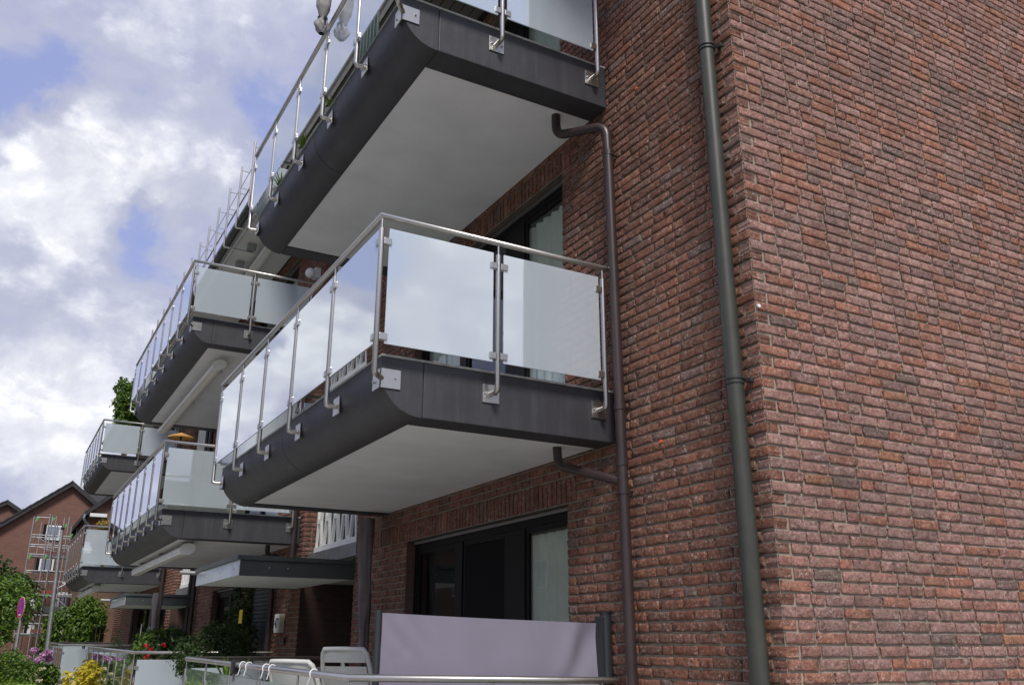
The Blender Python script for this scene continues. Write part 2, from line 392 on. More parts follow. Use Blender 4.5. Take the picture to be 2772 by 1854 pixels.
# ------------------------------------------------------------------ mesh helpers
class MB:
    def __init__(s): s.v = []; s.f = []; s.sm = []

    def quadf(s, pts, smooth=False):
        b = len(s.v); s.v += [tuple(p) for p in pts]; s.f.append(tuple(range(b, b + len(pts)))); s.sm.append(smooth)

    def box(s, x0, x1, y0, y1, z0, z1, bev=0.0):
        if x0 > x1: x0, x1 = x1, x0
        if y0 > y1: y0, y1 = y1, y0
        if z0 > z1: z0, z1 = z1, z0
        if bev > 0:
            bev = min(bev, (x1 - x0) * .45, (y1 - y0) * .45, (z1 - z0) * .45)
            bm = bmesh.new()
            bmesh.ops.create_cube(bm, size=1)
            for vv in bm.verts:
                vv.co = Vector(((x0 + x1) / 2 + vv.co.x * (x1 - x0), (y0 + y1) / 2 + vv.co.y * (y1 - y0), (z0 + z1) / 2 + vv.co.z * (z1 - z0)))
            bmesh.ops.bevel(bm, geom=list(bm.edges), offset=bev, segments=2, affect='EDGES', profile=0.6)
            s.take(bm)
            return s
        b = len(s.v)
        s.v += [(x0, y0, z0), (x1, y0, z0), (x1, y1, z0), (x0, y1, z0), (x0, y0, z1), (x1, y0, z1), (x1, y1, z1), (x0, y1, z1)]
        for q in ((0, 3, 2, 1), (4, 5, 6, 7), (0, 1, 5, 4), (1, 2, 6, 5), (2, 3, 7, 6), (3, 0, 4, 7)):
            s.f.append(tuple(b + i for i in q)); s.sm.append(False)
        return s

    def take(s, bm, smooth=False):
        b = len(s.v); bm.verts.ensure_lookup_table(); bm.verts.index_update()
        s.v += [tuple(v.co) for v in bm.verts]
        for f in bm.faces:
            s.f.append(tuple(b + v.index for v in f.verts)); s.sm.append(smooth)
        bm.free()

    def obox(s, c, ax, ay, az, hx, hy, hz):
        """oriented box"""
        c = Vector(c); ax = Vector(ax).normalized(); ay = Vector(ay).normalized(); az = Vector(az).normalized()
        b = len(s.v)
        for k in (-1, 1):
            for i, j in ((-1, -1), (1, -1), (1, 1), (-1, 1)):
                s.v.append(tuple(c + ax * hx * i + ay * hy * j + az * hz * k))
        for q in ((0, 3, 2, 1), (4, 5, 6, 7), (0, 1, 5, 4), (1, 2, 6, 5), (2, 3, 7, 6), (3, 0, 4, 7)):
            s.f.append(tuple(b + i for i in q)); s.sm.append(False)
        return s

    def tube(s, pts, r, n=12, cap=True, radii=None, squash=None):
        pts = [Vector(p) for p in pts]; m = len(pts)
        b = len(s.v); up = None
        for i, p in enumerate(pts):
            if i == 0: d = pts[1] - pts[0]
            elif i == m - 1: d = pts[-1] - pts[-2]
            else: d = (pts[i + 1] - p).normalized() + (p - pts[i - 1]).normalized()
            d.normalize()
            if up is None:
                up = Vector((0, 0, 1)) if abs(d.z) < 0.9 else Vector((1, 0, 0))
            u = (up - d * up.dot(d)).normalized(); vv = d.cross(u); up = u
            k = 1.0
            if 0 < i < m - 1:
                c = d.dot((p - pts[i - 1]).normalized()); k = 1.0 / max(c, 0.5)
            rr = radii[i] if radii else r
            seg = (pts[i + 1] - pts[i]).normalized() if i < m - 1 else None
            for j in range(n):
                a = 2 * math.pi * j / n
                off = u * math.cos(a) * rr + vv * math.sin(a) * rr
                if k > 1.001:
                    # mitre: stretch along bisecting direction in the bend plane
                    e = (pts[i + 1] - p).normalized() - (p - pts[i - 1]).normalized()
                    if e.length > 1e-6:
                        e.normalize(); off += e * off.dot(e) * (k - 1)
                s.v.append(tuple(p + off))
        for i in range(m - 1):
            for j in range(n):
                a0 = b + i * n + j; a1 = b + i * n + (j + 1) % n
                s.f.append((a0, a1, a1 + n, a0 + n)); s.sm.append(True)
        if cap:
            for st in (b, b + (m - 1) * n):
                q = len(s.v); s.v += s.v[st:st + n]
                s.f.append(tuple(q + j for j in (range(n) if st != b else reversed(range(n))))); s.sm.append(False)
        return s

    def prism(s, prof, axis, a0, a1, smooth=False):
        """profile list of 2-D points extruded along axis ('x','y' or 'z')"""
        b = len(s.v); n = len(prof)
        for a in (a0, a1):
            for (p, q) in prof:
                s.v.append({'x': (a, p, q), 'y': (p, a, q), 'z': (p, q, a)}[axis])
        for i in range(n):
            j = (i + 1) % n
            s.f.append((b + i, b + j, b + n + j, b + n + i)); s.sm.append(smooth)
        q = len(s.v); s.v += s.v[b:b + 2 * n]
        s.f.append(tuple(q + i for i in reversed(range(n)))); s.sm.append(False)
        s.f.append(tuple(q + n + i for i in range(n))); s.sm.append(False)
        return s

    def grid(s, fn, nu, nv, smooth=True):
        b = len(s.v)
        for i in range(nu + 1):
            for j in range(nv + 1):
                s.v.append(tuple(fn(i / nu, j / nv)))
        for i in range(nu):
            for j in range(nv):
                a = b + i * (nv + 1) + j
                s.f.append((a, a + nv + 1, a + nv + 2, a + 1)); s.sm.append(smooth)
        return s

    def build(s, name, mat, parent=None, recalc=True):
        me = bpy.data.meshes.new(name)
        me.from_pydata(s.v, [], s.f)
        me.polygons.foreach_set('use_smooth', s.sm)
        if recalc:
            bm = bmesh.new(); bm.from_mesh(me)
            bmesh.ops.recalc_face_normals(bm, faces=bm.faces)
            bm.to_mesh(me); bm.free()
        me.materials.append(MATS[mat])
        o = bpy.data.objects.new(name, me); COL.objects.link(o)
        if parent is not None:
            o.parent = parent
            o.matrix_parent_inverse = WM(parent).inverted()
        return o


def WM(o):
    """world matrix without a depsgraph update (locations only)"""
    m = Matrix.Translation(o.location)
    if o.parent is not None:
        return WM(o.parent) @ o.matrix_parent_inverse @ m
    return m


def thing(name, label, cat, loc=(0, 0, 0), group=None):
    o = bpy.data.objects.new(name, None); COL.objects.link(o)
    o.empty_display_size = 0.2; o.location = loc
    return tag(o, label, cat, group)


def tag(o, label, cat, group=None):
    o['label'] = label; o['category'] = cat
    if group: o['group'] = group
    return o


def struct(o):
    o['kind'] = 'structure'; return o


def text_mesh(name, body, size, mat, loc, right, up, parent=None, depth=0.002, bold=0.0):
    cu = bpy.data.curves.new(name, 'FONT'); cu.body = body; cu.size = size
    cu.align_x = 'CENTER'; cu.align_y = 'CENTER'; cu.extrude = depth; cu.offset = bold
    tmp = bpy.data.objects.new(name + '_tmp', cu); COL.objects.link(tmp)
    dg = bpy.context.evaluated_depsgraph_get()
    me = bpy.data.meshes.new_from_object(tmp.evaluated_get(dg))
    bpy.data.objects.remove(tmp)
    r = Vector(right).normalized(); u = Vector(up).normalized(); nn = r.cross(u)
    M = Matrix((r, u, nn)).transposed().to_4x4(); M.translation = Vector(loc)
    me.transform(M)
    me.materials.clear(); me.materials.append(MATS[mat])
    o = bpy.data.objects.new(name, me); COL.objects.link(o)
    if parent is not None:
        o.parent = parent; o.matrix_parent_inverse = WM(parent).inverted()
    return o


# ------------------------------------------------------------------ bricks laid one by one
COURSE = 0.0700
JOINT = 0.0150


def palette(n, rng, kind):
    base = {
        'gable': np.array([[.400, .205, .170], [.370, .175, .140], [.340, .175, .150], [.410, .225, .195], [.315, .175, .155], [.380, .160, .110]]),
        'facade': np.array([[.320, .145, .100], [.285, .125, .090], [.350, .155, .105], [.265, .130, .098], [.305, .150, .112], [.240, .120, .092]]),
    }[kind]
    c = base[rng.integers(0, len(base), n)]
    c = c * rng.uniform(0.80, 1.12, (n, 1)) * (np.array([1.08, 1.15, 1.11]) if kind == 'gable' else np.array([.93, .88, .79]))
    r = rng.random(n)
    c[r < .018] = np.array([.42, .20, .115]) * rng.uniform(.8, 1.05, ((r < .018).sum(), 1))
    c[r > .96] = np.array([.25, .165, .14]) * rng.uniform(.8, 1.15, ((r > .96).sum(), 1))
    return c


def lay_courses(u0, u1, z0, z1, holes, rng, quoin0=False, quoin1=False, mean=0.243):
    """list of (u, z, length, height) for a wild bond"""
    out = []
    nz = int(round((z1 - z0) / COURSE))
    for k in range(nz):
        za = z0 + k * COURSE; zb = za + COURSE
        segs = [(u0, u1)]
        for (a, b, c, d) in holes:
            if zb > c + COURSE * .5 and za < d - COURSE * .5:
                ns = []
                for (p, q) in segs:
                    if b <= p or a >= q: ns.append((p, q)); continue
                    if a > p: ns.append((p, a))
                    if b < q: ns.append((b, q))
                segs = ns
        for (p, q) in segs:
            u = p
            first = True
            if quoin0 and p == u0 and (k % 2 == (0 if quoin0 == 'A' else 1)):
                u = p + 0.112; first = False       # the other wall's header turns the corner here
            if first:
                L = (0.243, 0.118, 0.18)[rng.integers(0, 3)] if not (quoin0 and p == u0) else 0.243
            else: L = (0.118, 0.243, 0.16)[rng.integers(0, 3)]
            while u < q - 0.02:
                if q - u < L + 0.07: L = q - u
                out.append((u, za, L, COURSE))
                u += L
                L = 0.118 if rng.random() < .22 else mean + rng.normal(0, 0.004)
    return out


def brick_mesh(name, items, origin, ud, nd, kind, rng, parent, lod=2, depth=0.10):
    """items: (u, z, L, H); front face at 0 along nd, sides running back into the wall"""
    ud = np.array(ud, float); nd = np.array(nd, float); zd = np.array([0, 0, 1.0]); O = np.array(origin, float)
    nb = len(items); it = np.array(items)
    U = it[:, 0]; Z = it[:, 1]; L = it[:, 2] - JOINT; H = it[:, 3] - JOINT
    cu = {2: [0, .02, .18, .38, .6, .8, .98, 1], 1: [0, .03, .5, .97, 1], 0: [0, 1]}[lod]
    cv = {2: [0, .07, .36, .66, .93, 1], 1: [0, .1, .9, 1], 0: [0, 1]}[lod]
    nu, nv = len(cu), len(cv)
    gu, gv = np.meshgrid(cu, cv, indexing='ij')
    gu = gu.ravel(); gv = gv.ravel(); ng = nu * nv
    j = 0.0032 if lod else 0.002
    ju = rng.normal(0, j * .7, (nb, ng)); jv = rng.normal(0, j * .48, (nb, ng))
    sag = rng.normal(0, .0010, (nb, 1)) * (gu[None] - .5) * 2
    uu = U[:, None] + JOINT / 2 + gu[None] * L[:, None] + ju
    vv = Z[:, None] + JOINT / 2 + gv[None] * H[:, None] + jv + sag
    edge = np.minimum(np.minimum(gu * 4, (1 - gu) * 4), np.minimum(gv * 1.0, (1 - gv) * 1.0))
    edge = np.clip(edge / .065, 0, 1)
    nn = -(1 - edge)[None] * .0030 + rng.normal(0, .0013, (nb, ng)) * (.4 + edge[None]) + rng.normal(0, .0016, (nb, 1))
    nn = np.minimum(nn, .004)
    P = O[None, None] + uu[..., None] * ud + vv[..., None] * zd + nn[..., None] * nd
    idx = lambda i, k: i * nv + k
    per = [idx(i, 0) for i in range(nu)] + [idx(nu - 1, k) for k in range(1, nv)] + [idx(i, nv - 1) for i in range(nu - 2, -1, -1)] + [idx(0, k) for k in range(nv - 2, 0, -1)]
    npz = len(per)
    B = O[None, None] + uu[:, per, None] * ud + vv[:, per, None] * zd + (-depth) * nd
    V = np.concatenate([P, B], 1); nvt = V.shape[1]
    faces = []
    for i in range(nu - 1):
        for k in range(nv - 1):
            faces.append((idx(i, k), idx(i + 1, k), idx(i + 1, k + 1), idx(i, k + 1)))
    for a in range(npz):
        b = (a + 1) % npz
        faces.append((per[b], per[a], ng + a, ng + b))
    F = np.array(faces)
    # keep normals outward: u x z should equal n; flip otherwise
    if np.dot(np.cross(ud, zd), nd) < 0: F = F[:, ::-1]
    allF = (F[None] + (np.arange(nb) * nvt)[:, None, None]).reshape(-1, 4)
    V = V.reshape(-1, 3)
    me = bpy.data.meshes.new(name)
    me.vertices.add(len(V)); me.vertices.foreach_set('co', V.ravel())
    me.loops.add(allF.size); me.loops.foreach_set('vertex_index', allF.ravel().astype(np.int32))
    me.polygons.add(len(allF)); me.polygons.foreach_set('loop_start', np.arange(0, allF.size, 4, dtype=np.int32))
    nfront = (nu - 1) * (nv - 1)
    sm = np.tile(np.array([True] * nfront + [False] * npz), nb)
    me.polygons.foreach_set('use_smooth', sm)
    me.update(calc_edges=True)
    c = palette(nb, rng, kind)
    at = me.color_attributes.new('tint', 'FLOAT_COLOR', 'POINT')
    cc = np.ones((nb, nvt, 4)); cc[..., :3] = c[:, None, :]
    at.data.foreach_set('color', cc.ravel())
    me.materials.append(MATS['handmade_brick'])
    o = bpy.data.objects.new(name, me); COL.objects.link(o)
    if parent is not None:
        o.parent = parent; o.matrix_parent_inverse = WM(parent).inverted()
    return o


REVEALS = []


def mortar_sheet(name, origin, ud, nd, u0, u1, z0, z1, holes, parent, off=0.0130, mat='mortar', lod=2):
    O = Vector(origin); ud = Vector(ud); nd = Vector(nd)
    us = sorted({u0, u1, *[min(max(h[0], u0), u1) for h in holes], *[min(max(h[1], u0), u1) for h in holes]})
    zs = sorted({z0, z1, *[min(max(h[2], z0), z1) for h in holes], *[min(max(h[3], z0), z1) for h in holes]})
    mb = MB()
    for a, b in zip(us, us[1:]):
        for c, d in zip(zs, zs[1:]):
            mu, mz = (a + b) / 2, (c + d) / 2
            if any(h[0] < mu < h[1] and h[2] < mz < h[3] for h in holes): continue
            P = [O + ud * p + Vector((0, 0, 1)) * q - nd * off for p, q in ((a, c), (b, c), (b, d), (a, d))]
            mb.quadf(P)
            Q = [p - nd * 0.24 for p in P]
            mb.quadf(Q[::-1])
    sheet = mb.build(name, mat, parent, recalc=False); mb = MB()
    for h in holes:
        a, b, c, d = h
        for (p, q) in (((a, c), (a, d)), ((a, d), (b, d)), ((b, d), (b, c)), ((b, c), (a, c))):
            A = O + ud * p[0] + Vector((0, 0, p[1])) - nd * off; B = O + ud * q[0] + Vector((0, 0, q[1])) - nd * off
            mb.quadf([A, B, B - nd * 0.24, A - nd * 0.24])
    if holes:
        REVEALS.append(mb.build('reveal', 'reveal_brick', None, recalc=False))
    return sheet


# ================================================================== ground
GZ = -0.2
def plane_obj(name, x0, x1, y0, y1, z, mat):
    mb = MB(); mb.quadf([(x0, y0, z), (x1, y0, z), (x1, y1, z), (x0, y1, z)])
    return struct(mb.build(name, mat, recalc=False))

plane_obj('ground', -600, 600, -600, 600, GZ - 0.02, 'grass_soil')
plane_obj('road', -15.0, -8.0, -120, 200, GZ - 0.012, 'asphalt')
plane_obj('pavement', -7.85, -4.2, -120, 36, GZ + 0.08, 'paving')
struct(MB().box(-8.0, -7.85, -120, 60, GZ - 0.02, GZ + 0.09, 0.01).build('kerb', 'kerb'))
plane_obj('forecourt', -4.2, 8, -14, 0, GZ + 0.02, 'paving')
for i, (ya, yb, zf) in enumerate(((1.5, 7.0, 0.23), (10.3, 17.0, 0.30), (23.2, 29.0, 0.37))):
    struct(MB().box(-2.0, -0.02, ya, yb, GZ - 0.01, zf).build('terrace_floor', 'paving'))
plane_obj('garden_path', -4.2, -2.02, 0, 32, GZ + 0.03, 'paving')

# ================================================================== the apartment building
bld = thing('apartment_building', 'long brown brick apartment building with balconies, its rough gable end at the right', 'building', (0, 0, 0))
ZB, ZT = -0.21, 8.10
NZ = int(round((ZT - ZB) / COURSE)); ZT = ZB + NZ * COURSE

def wall(name, origin, ud, nd, u0, u1, z0, z1, holes, kind, lod, quoin=None, soldier=(), seed=1, matm='mortar'):
    rng = np.random.default_rng(seed)
    nz = int(round((z1 - z0) / COURSE)); z1 = z0 + nz * COURSE
    sh = list(holes) + [(a, b, z, z + 3 * COURSE) for (a, b, z) in soldier]
    items = lay_courses(u0, u1, z0, z1, sh, rng, quoin0=quoin)
    for (a, b, z) in soldier:
        n = max(1, int(round((b - a) / 0.0705))); st = (b - a) / n
        items += [(a + i * st, z, st, 3 * COURSE) for i in range(n)]
    o = brick_mesh(name, items, origin, ud, nd, kind, rng, bld, lod)
    mo = mortar_sheet('mortar', origin, ud, nd, u0 + .004, u1 - .004, z0, z1, holes, None, mat=matm)
    mo.parent = o; mo.matrix_parent_inverse = WM(o).inverted()
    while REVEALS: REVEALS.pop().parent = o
    return o

def cz(z):   # snap to a course line
    return ZB + round((z - ZB) / COURSE) * COURSE

HG = cz(2.47); HU = cz(5.36); HT = cz(7.95)
U1_HOLES = [(2.20, 5.43, cz(0.3), HG), (2.20, 5.43, cz(3.22), HU), (2.20, 5.43, cz(6.0), HT - .07)]
# gable end (faces the camera) and street front of the first house
wall('gable_wall', (0, 0, 0), (1, 0, 0), (0, -1, 0), 0, 5.6, ZB, ZT, [], 'gable', 2, 'A', seed=3)
wall('facade_wall', (0, 0, 0), (0, 1, 0), (-1, 0, 0), 0, 7.03, ZB, ZT, U1_HOLES, 'facade', 2, 'B',
     [(2.06, 6.60, HG), (2.06, 6.60, HU)], seed=5)
# stair bay return walls and the second house
MB().box(.014, 1.29, 9.272, 9.36, ZB, cz(2.4) - .002).build('porch_wall', 'porch_brick_shaded', bld)
MB().box(.014, 1.29, 19.952, 20.04, ZB, cz(2.4) - .002).build('porch_wall', 'porch_brick_shaded', bld)
wall('return_wall', (0, 9.27, 0), (1, 0, 0), (0, -1, 0), 0, 1.3, cz(2.4), ZT, [], 'facade', 1, seed=8)
wall('return_wall', (0, 19.95, 0), (1, 0, 0), (0, -1, 0), 0, 1.3, cz(2.4), ZT, [], 'facade', 0, seed=9)
U2_HOLES = [(10.75, 12.2, cz(0.2), HG - .07), (12.95, 15.25, cz(0.2), HG - .07), (10.8, 13.9, cz(3.22), HU), (10.8, 13.9, cz(6.0), HT - .07)]
wall('facade_wall', (0, 0, 0), (0, 1, 0), (-1, 0, 0), 9.27, 17.35, ZB, ZT, U2_HOLES, 'facade', 1, seed=12)
U3_HOLES = [(20.6, 22.2, cz(0.3), HG), (23.0, 26.0, cz(0.3), HG), (22.5, 25.6, cz(3.22), HU), (22.5, 25.6, cz(6.0), HT - .07)]
wall('facade_wall', (0, 0, 0), (0, 1, 0), (-1, 0, 0), 19.95, 31.0, ZB, ZT, U3_HOLES, 'facade', 0, seed=13)
wall('return_wall', (0, 7.03, 0), (1, 0, 0), (0, 1, 0), 0, 1.3, ZB, ZT, [], 'facade', 0, seed=15)
# porch backs
MB().box(1.30, 1.42, 7.04, 9.26, ZB, 2.2).build('porch_wall', 'porch_brick_shaded', bld)
MB().box(1.30, 1.42, 17.36, 19.94, ZB, 2.2).build('porch_wall', 'porch_brick_shaded', bld)
for ya in (7.9, 18.4):
    d = MB().box(1.24, 1.297, ya, ya + 0.95, 0.0, 2.05, .005).build('door', 'door_blue', bld)
    MB().box(1.21, 1.239, ya + .08, ya + .11, 0.95, 1.12, .004).build('handle', 'track_metal', d)
# shell: back and far end walls, slabs over the porches
MB().box(5.35, 5.6, .26, 31.0, ZB, ZT).build('rear_wall', 'far_brick', bld)
MB().box(-.0, 5.34, 31.0, 31.25, ZB, ZT).build('end_wall', 'far_brick', bld)
for ya, yb in ((7.05, 9.26), (17.37, 19.94)):
    MB().box(.30, 1.29, ya, yb, 2.21, 2.44).build('porch_ceiling', 'concrete_edge', bld)
    MB().box(1.43, 1.60, ya, yb, 2.2, ZT).build('stair_wall', 'interior', bld)
# roof: eaves, soffit boards, gutter
ea = MB()
ea.box(-1.02, 6.0, -0.25, 31.2, 8.20, 8.34)
ea.build('roof_slab', 'roof_tile', bld)
sf = MB()
x = -0.99
while x < -0.05:
    sf.box(x, x + 0.105, -0.2, 9.35, 8.12, 8.15); x += 0.118
sf.build('eaves_soffit', 'soffit_board', bld)
MB().box(-1.0, -0.02, 9.40, 31.1, 8.12, 8.15).build('eaves_soffit', 'white_trim', bld)
MB().box(-1.06, -1.03, -0.22, 31.1, 8.06, 8.30, .004).build('fascia_board', 'white_trim', bld)
gt = MB()
gp = [(-1.14 + .075 * math.cos(a), 8.19 + .075 * math.sin(a)) for a in [math.pi + math.pi * i / 10 for i in range(11)]]
gp += [(-1.14 + .066 * math.cos(a), 8.19 + .066 * math.sin(a)) for a in [2 * math.pi - math.pi * i / 10 for i in range(11)]]
gt.prism(gp, 'y', -0.2, 31.1, True)
gt.build('gutter', 'gutter_black', bld)
# interior back-drop: rooms behind the openings (a real box room each)
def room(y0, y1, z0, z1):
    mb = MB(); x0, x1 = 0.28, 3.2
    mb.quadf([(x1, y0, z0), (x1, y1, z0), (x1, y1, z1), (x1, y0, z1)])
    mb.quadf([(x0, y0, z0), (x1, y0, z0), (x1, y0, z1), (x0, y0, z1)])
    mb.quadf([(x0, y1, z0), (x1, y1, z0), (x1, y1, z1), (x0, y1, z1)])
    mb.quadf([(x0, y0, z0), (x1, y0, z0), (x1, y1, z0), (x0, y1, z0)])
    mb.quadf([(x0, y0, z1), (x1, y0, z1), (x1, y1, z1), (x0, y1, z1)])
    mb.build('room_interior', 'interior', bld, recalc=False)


def window(y0, y1, z0, z1, splits, curtains=(), meshes=(), wide=()):
    """dark framed window band set 11 cm back in its opening; splits: mullion centres"""
    t = bpy.data.objects.new('window', None); COL.objects.link(t); t.location = (0.12, y0, z0)
    t.parent = bld; t.matrix_parent_inverse = WM(bld).inverted()
    fr = MB(); xa, xb = 0.11, 0.17
    fr.box(xa, xb, y0 + .002, y0 + .075, z0, z1, .004); fr.box(xa, xb, y1 - .09, y1 - .002, z0, z1, .004)
    fr.box(xa, xb, y0 + .076, y1 - .091, z1 - .095, z1 - .002, .004); fr.box(xa, xb, y0 + .076, y1 - .091, z0 + .002, z0 + .08, .004)
    for sx, wd in splits:
        fr.box(xa - .004, xb, sx - wd / 2, sx + wd / 2, z0 + .081, z1 - .096, .004)
    fr.build('frame', 'dark_frame', t)
    MB().box(0.075, 0.105, y0 + .05, y1 - .06, z1 - .035, z1 - .006, .003).build('blind_rail', 'track_metal', t)
    edges = [y0 + .075] + [v for sx, wd in splits for v in (sx - wd / 2, sx + wd / 2)] + [y1 - .09]
    for i in range(0, len(edges), 2):
        a, b = edges[i], edges[i + 1]
        MB().box(0.135, 0.141, a - .005, b + .005, z0 + .075, z1 - .09).build('pane', 'pane_glass', t)
        sh = MB()
        for (p, q) in ((a, a + .045), (b - .045, b)):
            sh.box(0.118, 0.134, p, q, z0 + .081, z1 - .096)
        sh.box(0.118, 0.134, a + .046, b - .046, z1 - .145, z1 - .097); sh.box(0.118, 0.134, a + .046, b - .046, z0 + .082, z0 + .13)
        sh.build('sash', 'dark_frame', t)
        if i // 2 in curtains:
            cu = MB(); ph = random.random() * 6
            cu.grid(lambda p, q: (0.185 + .016 * math.sin(p * (b - a) * 46 + ph) + .006 * math.sin(p * 130), a + p * (b - a), z0 + .1 + q * (z1 - z0 - .26)), 60, 2)
            cu.build('curtain', 'curtain', t, recalc=False)
        if i // 2 in meshes:
            MB().box(0.119, 0.122, a + .05, b - .05, z0 + .13, z1 - .15).build('insect_screen', 'insect_mesh', t)
    return t


for (z0, z1, cur, ms) in ((U1_HOLES[0][2], HG, (0,), (1,)), (U1_HOLES[1][2], HU, (0, 2), ()), (U1_HOLES[2][2], HT - .07, (0, 1), ())):
    window(2.20, 5.43, z0, z1, [(3.21, 0.34), (4.32, 0.13)], cur, ms)
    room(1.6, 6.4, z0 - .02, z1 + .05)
for h in U2_HOLES[1:]:
    window(h[0], h[1], h[2], h[3], [((h[0] + h[1]) / 2, .12)], (0,))
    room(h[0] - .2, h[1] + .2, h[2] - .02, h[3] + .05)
sh = MB()
for k in range(34): sh.box(0.06, 0.075, 10.76, 12.19, 0.25 + k * .064, 0.25 + k * .064 + .058, .004)
sh.build('roller_shutter', 'door_blue', bld)
for h in U3_HOLES:
    window(h[0], h[1], h[2], h[3], [((h[0] + h[1]) / 2, .12)], (0,))
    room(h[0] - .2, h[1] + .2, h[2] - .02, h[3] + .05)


# ornamental block screens of the stair bays
def block_screen(y0, y1, z0, z1, xs):
    t = bpy.data.objects.new('block_screen', None); COL.objects.link(t); t.location = (xs, y0, z0)
    t.parent = bld; t.matrix_parent_inverse = WM(bld).inverted()
    mb = MB(); nrow = int(round((z1 - z0) / 0.365)); rh = (z1 - z0) / nrow; ncol = int(round((y1 - y0) / 0.185)); cw = (y1 - y0) / ncol
    for r in range(nrow):
        za, zb = z0 + r * rh, z0 + (r + 1) * rh
        for c in range(ncol + 1):
            yc = y0 + c * cw
            # uprights that lean together and apart, like tapered cells
            s = 1 if (r + c) % 2 else -1
            lo, hi = yc - s * .032, yc + s * .032
            for (p, q) in ((lo, hi),):
                A = [(xs - .02, p - .021, za), (xs - .02, p + .021, za), (xs - .02, q + .021, zb), (xs - .02, q - .021, zb)]
                A = [(x, min(max(y, y0), y1), z) for x, y, z in A]
                Bk = [(xs + .018, y, z) for _, y, z in A]
                b = len(mb.v); mb.v += A + Bk
                for qd in ((0, 1, 2, 3), (7, 6, 5, 4), (0, 4, 5, 1), (1, 5, 6, 2), (2, 6, 7, 3), (3, 7, 4, 0)):
                    mb.f.append(tuple(b + i for i in qd)); mb.sm.append(False)
            # cross bars, staggered between neighbouring cells
            if c < ncol and (r + c) % 2 == 0:
                mb.box(xs - .018, xs + .016, yc + .012, yc + cw - .012, za - .035, za + .035)
    mb.box(xs - .04, xs + .06, y0, y1, z0 - .09, z0 - .001, .006); mb.box(xs - .03, xs + .05, y0, y1, z1 + .001, z1 + .08)
    mb.build('block_lattice', 'white_block', t)
    MB().box(xs + .03, xs + .045, y0, y1, z0 - .05, z1 + .05).build('glazing', 'block_glazing', t)


for (ya, yb) in ((7.04, 9.262), (17.36, 19.942)):
    block_screen(ya, yb, 2.72, 4.56, 0.20)
    block_screen(ya, yb, 5.10, 7.85, 0.20)
    MB().box(0.16, 0.30, ya, yb, 4.66, 5.0).build('stair_spandrel', 'white_block', bld)
    MB().box(0.08, 0.26, ya, yb, 2.45, 2.62).build('stair_sill', 'galvanised', bld)


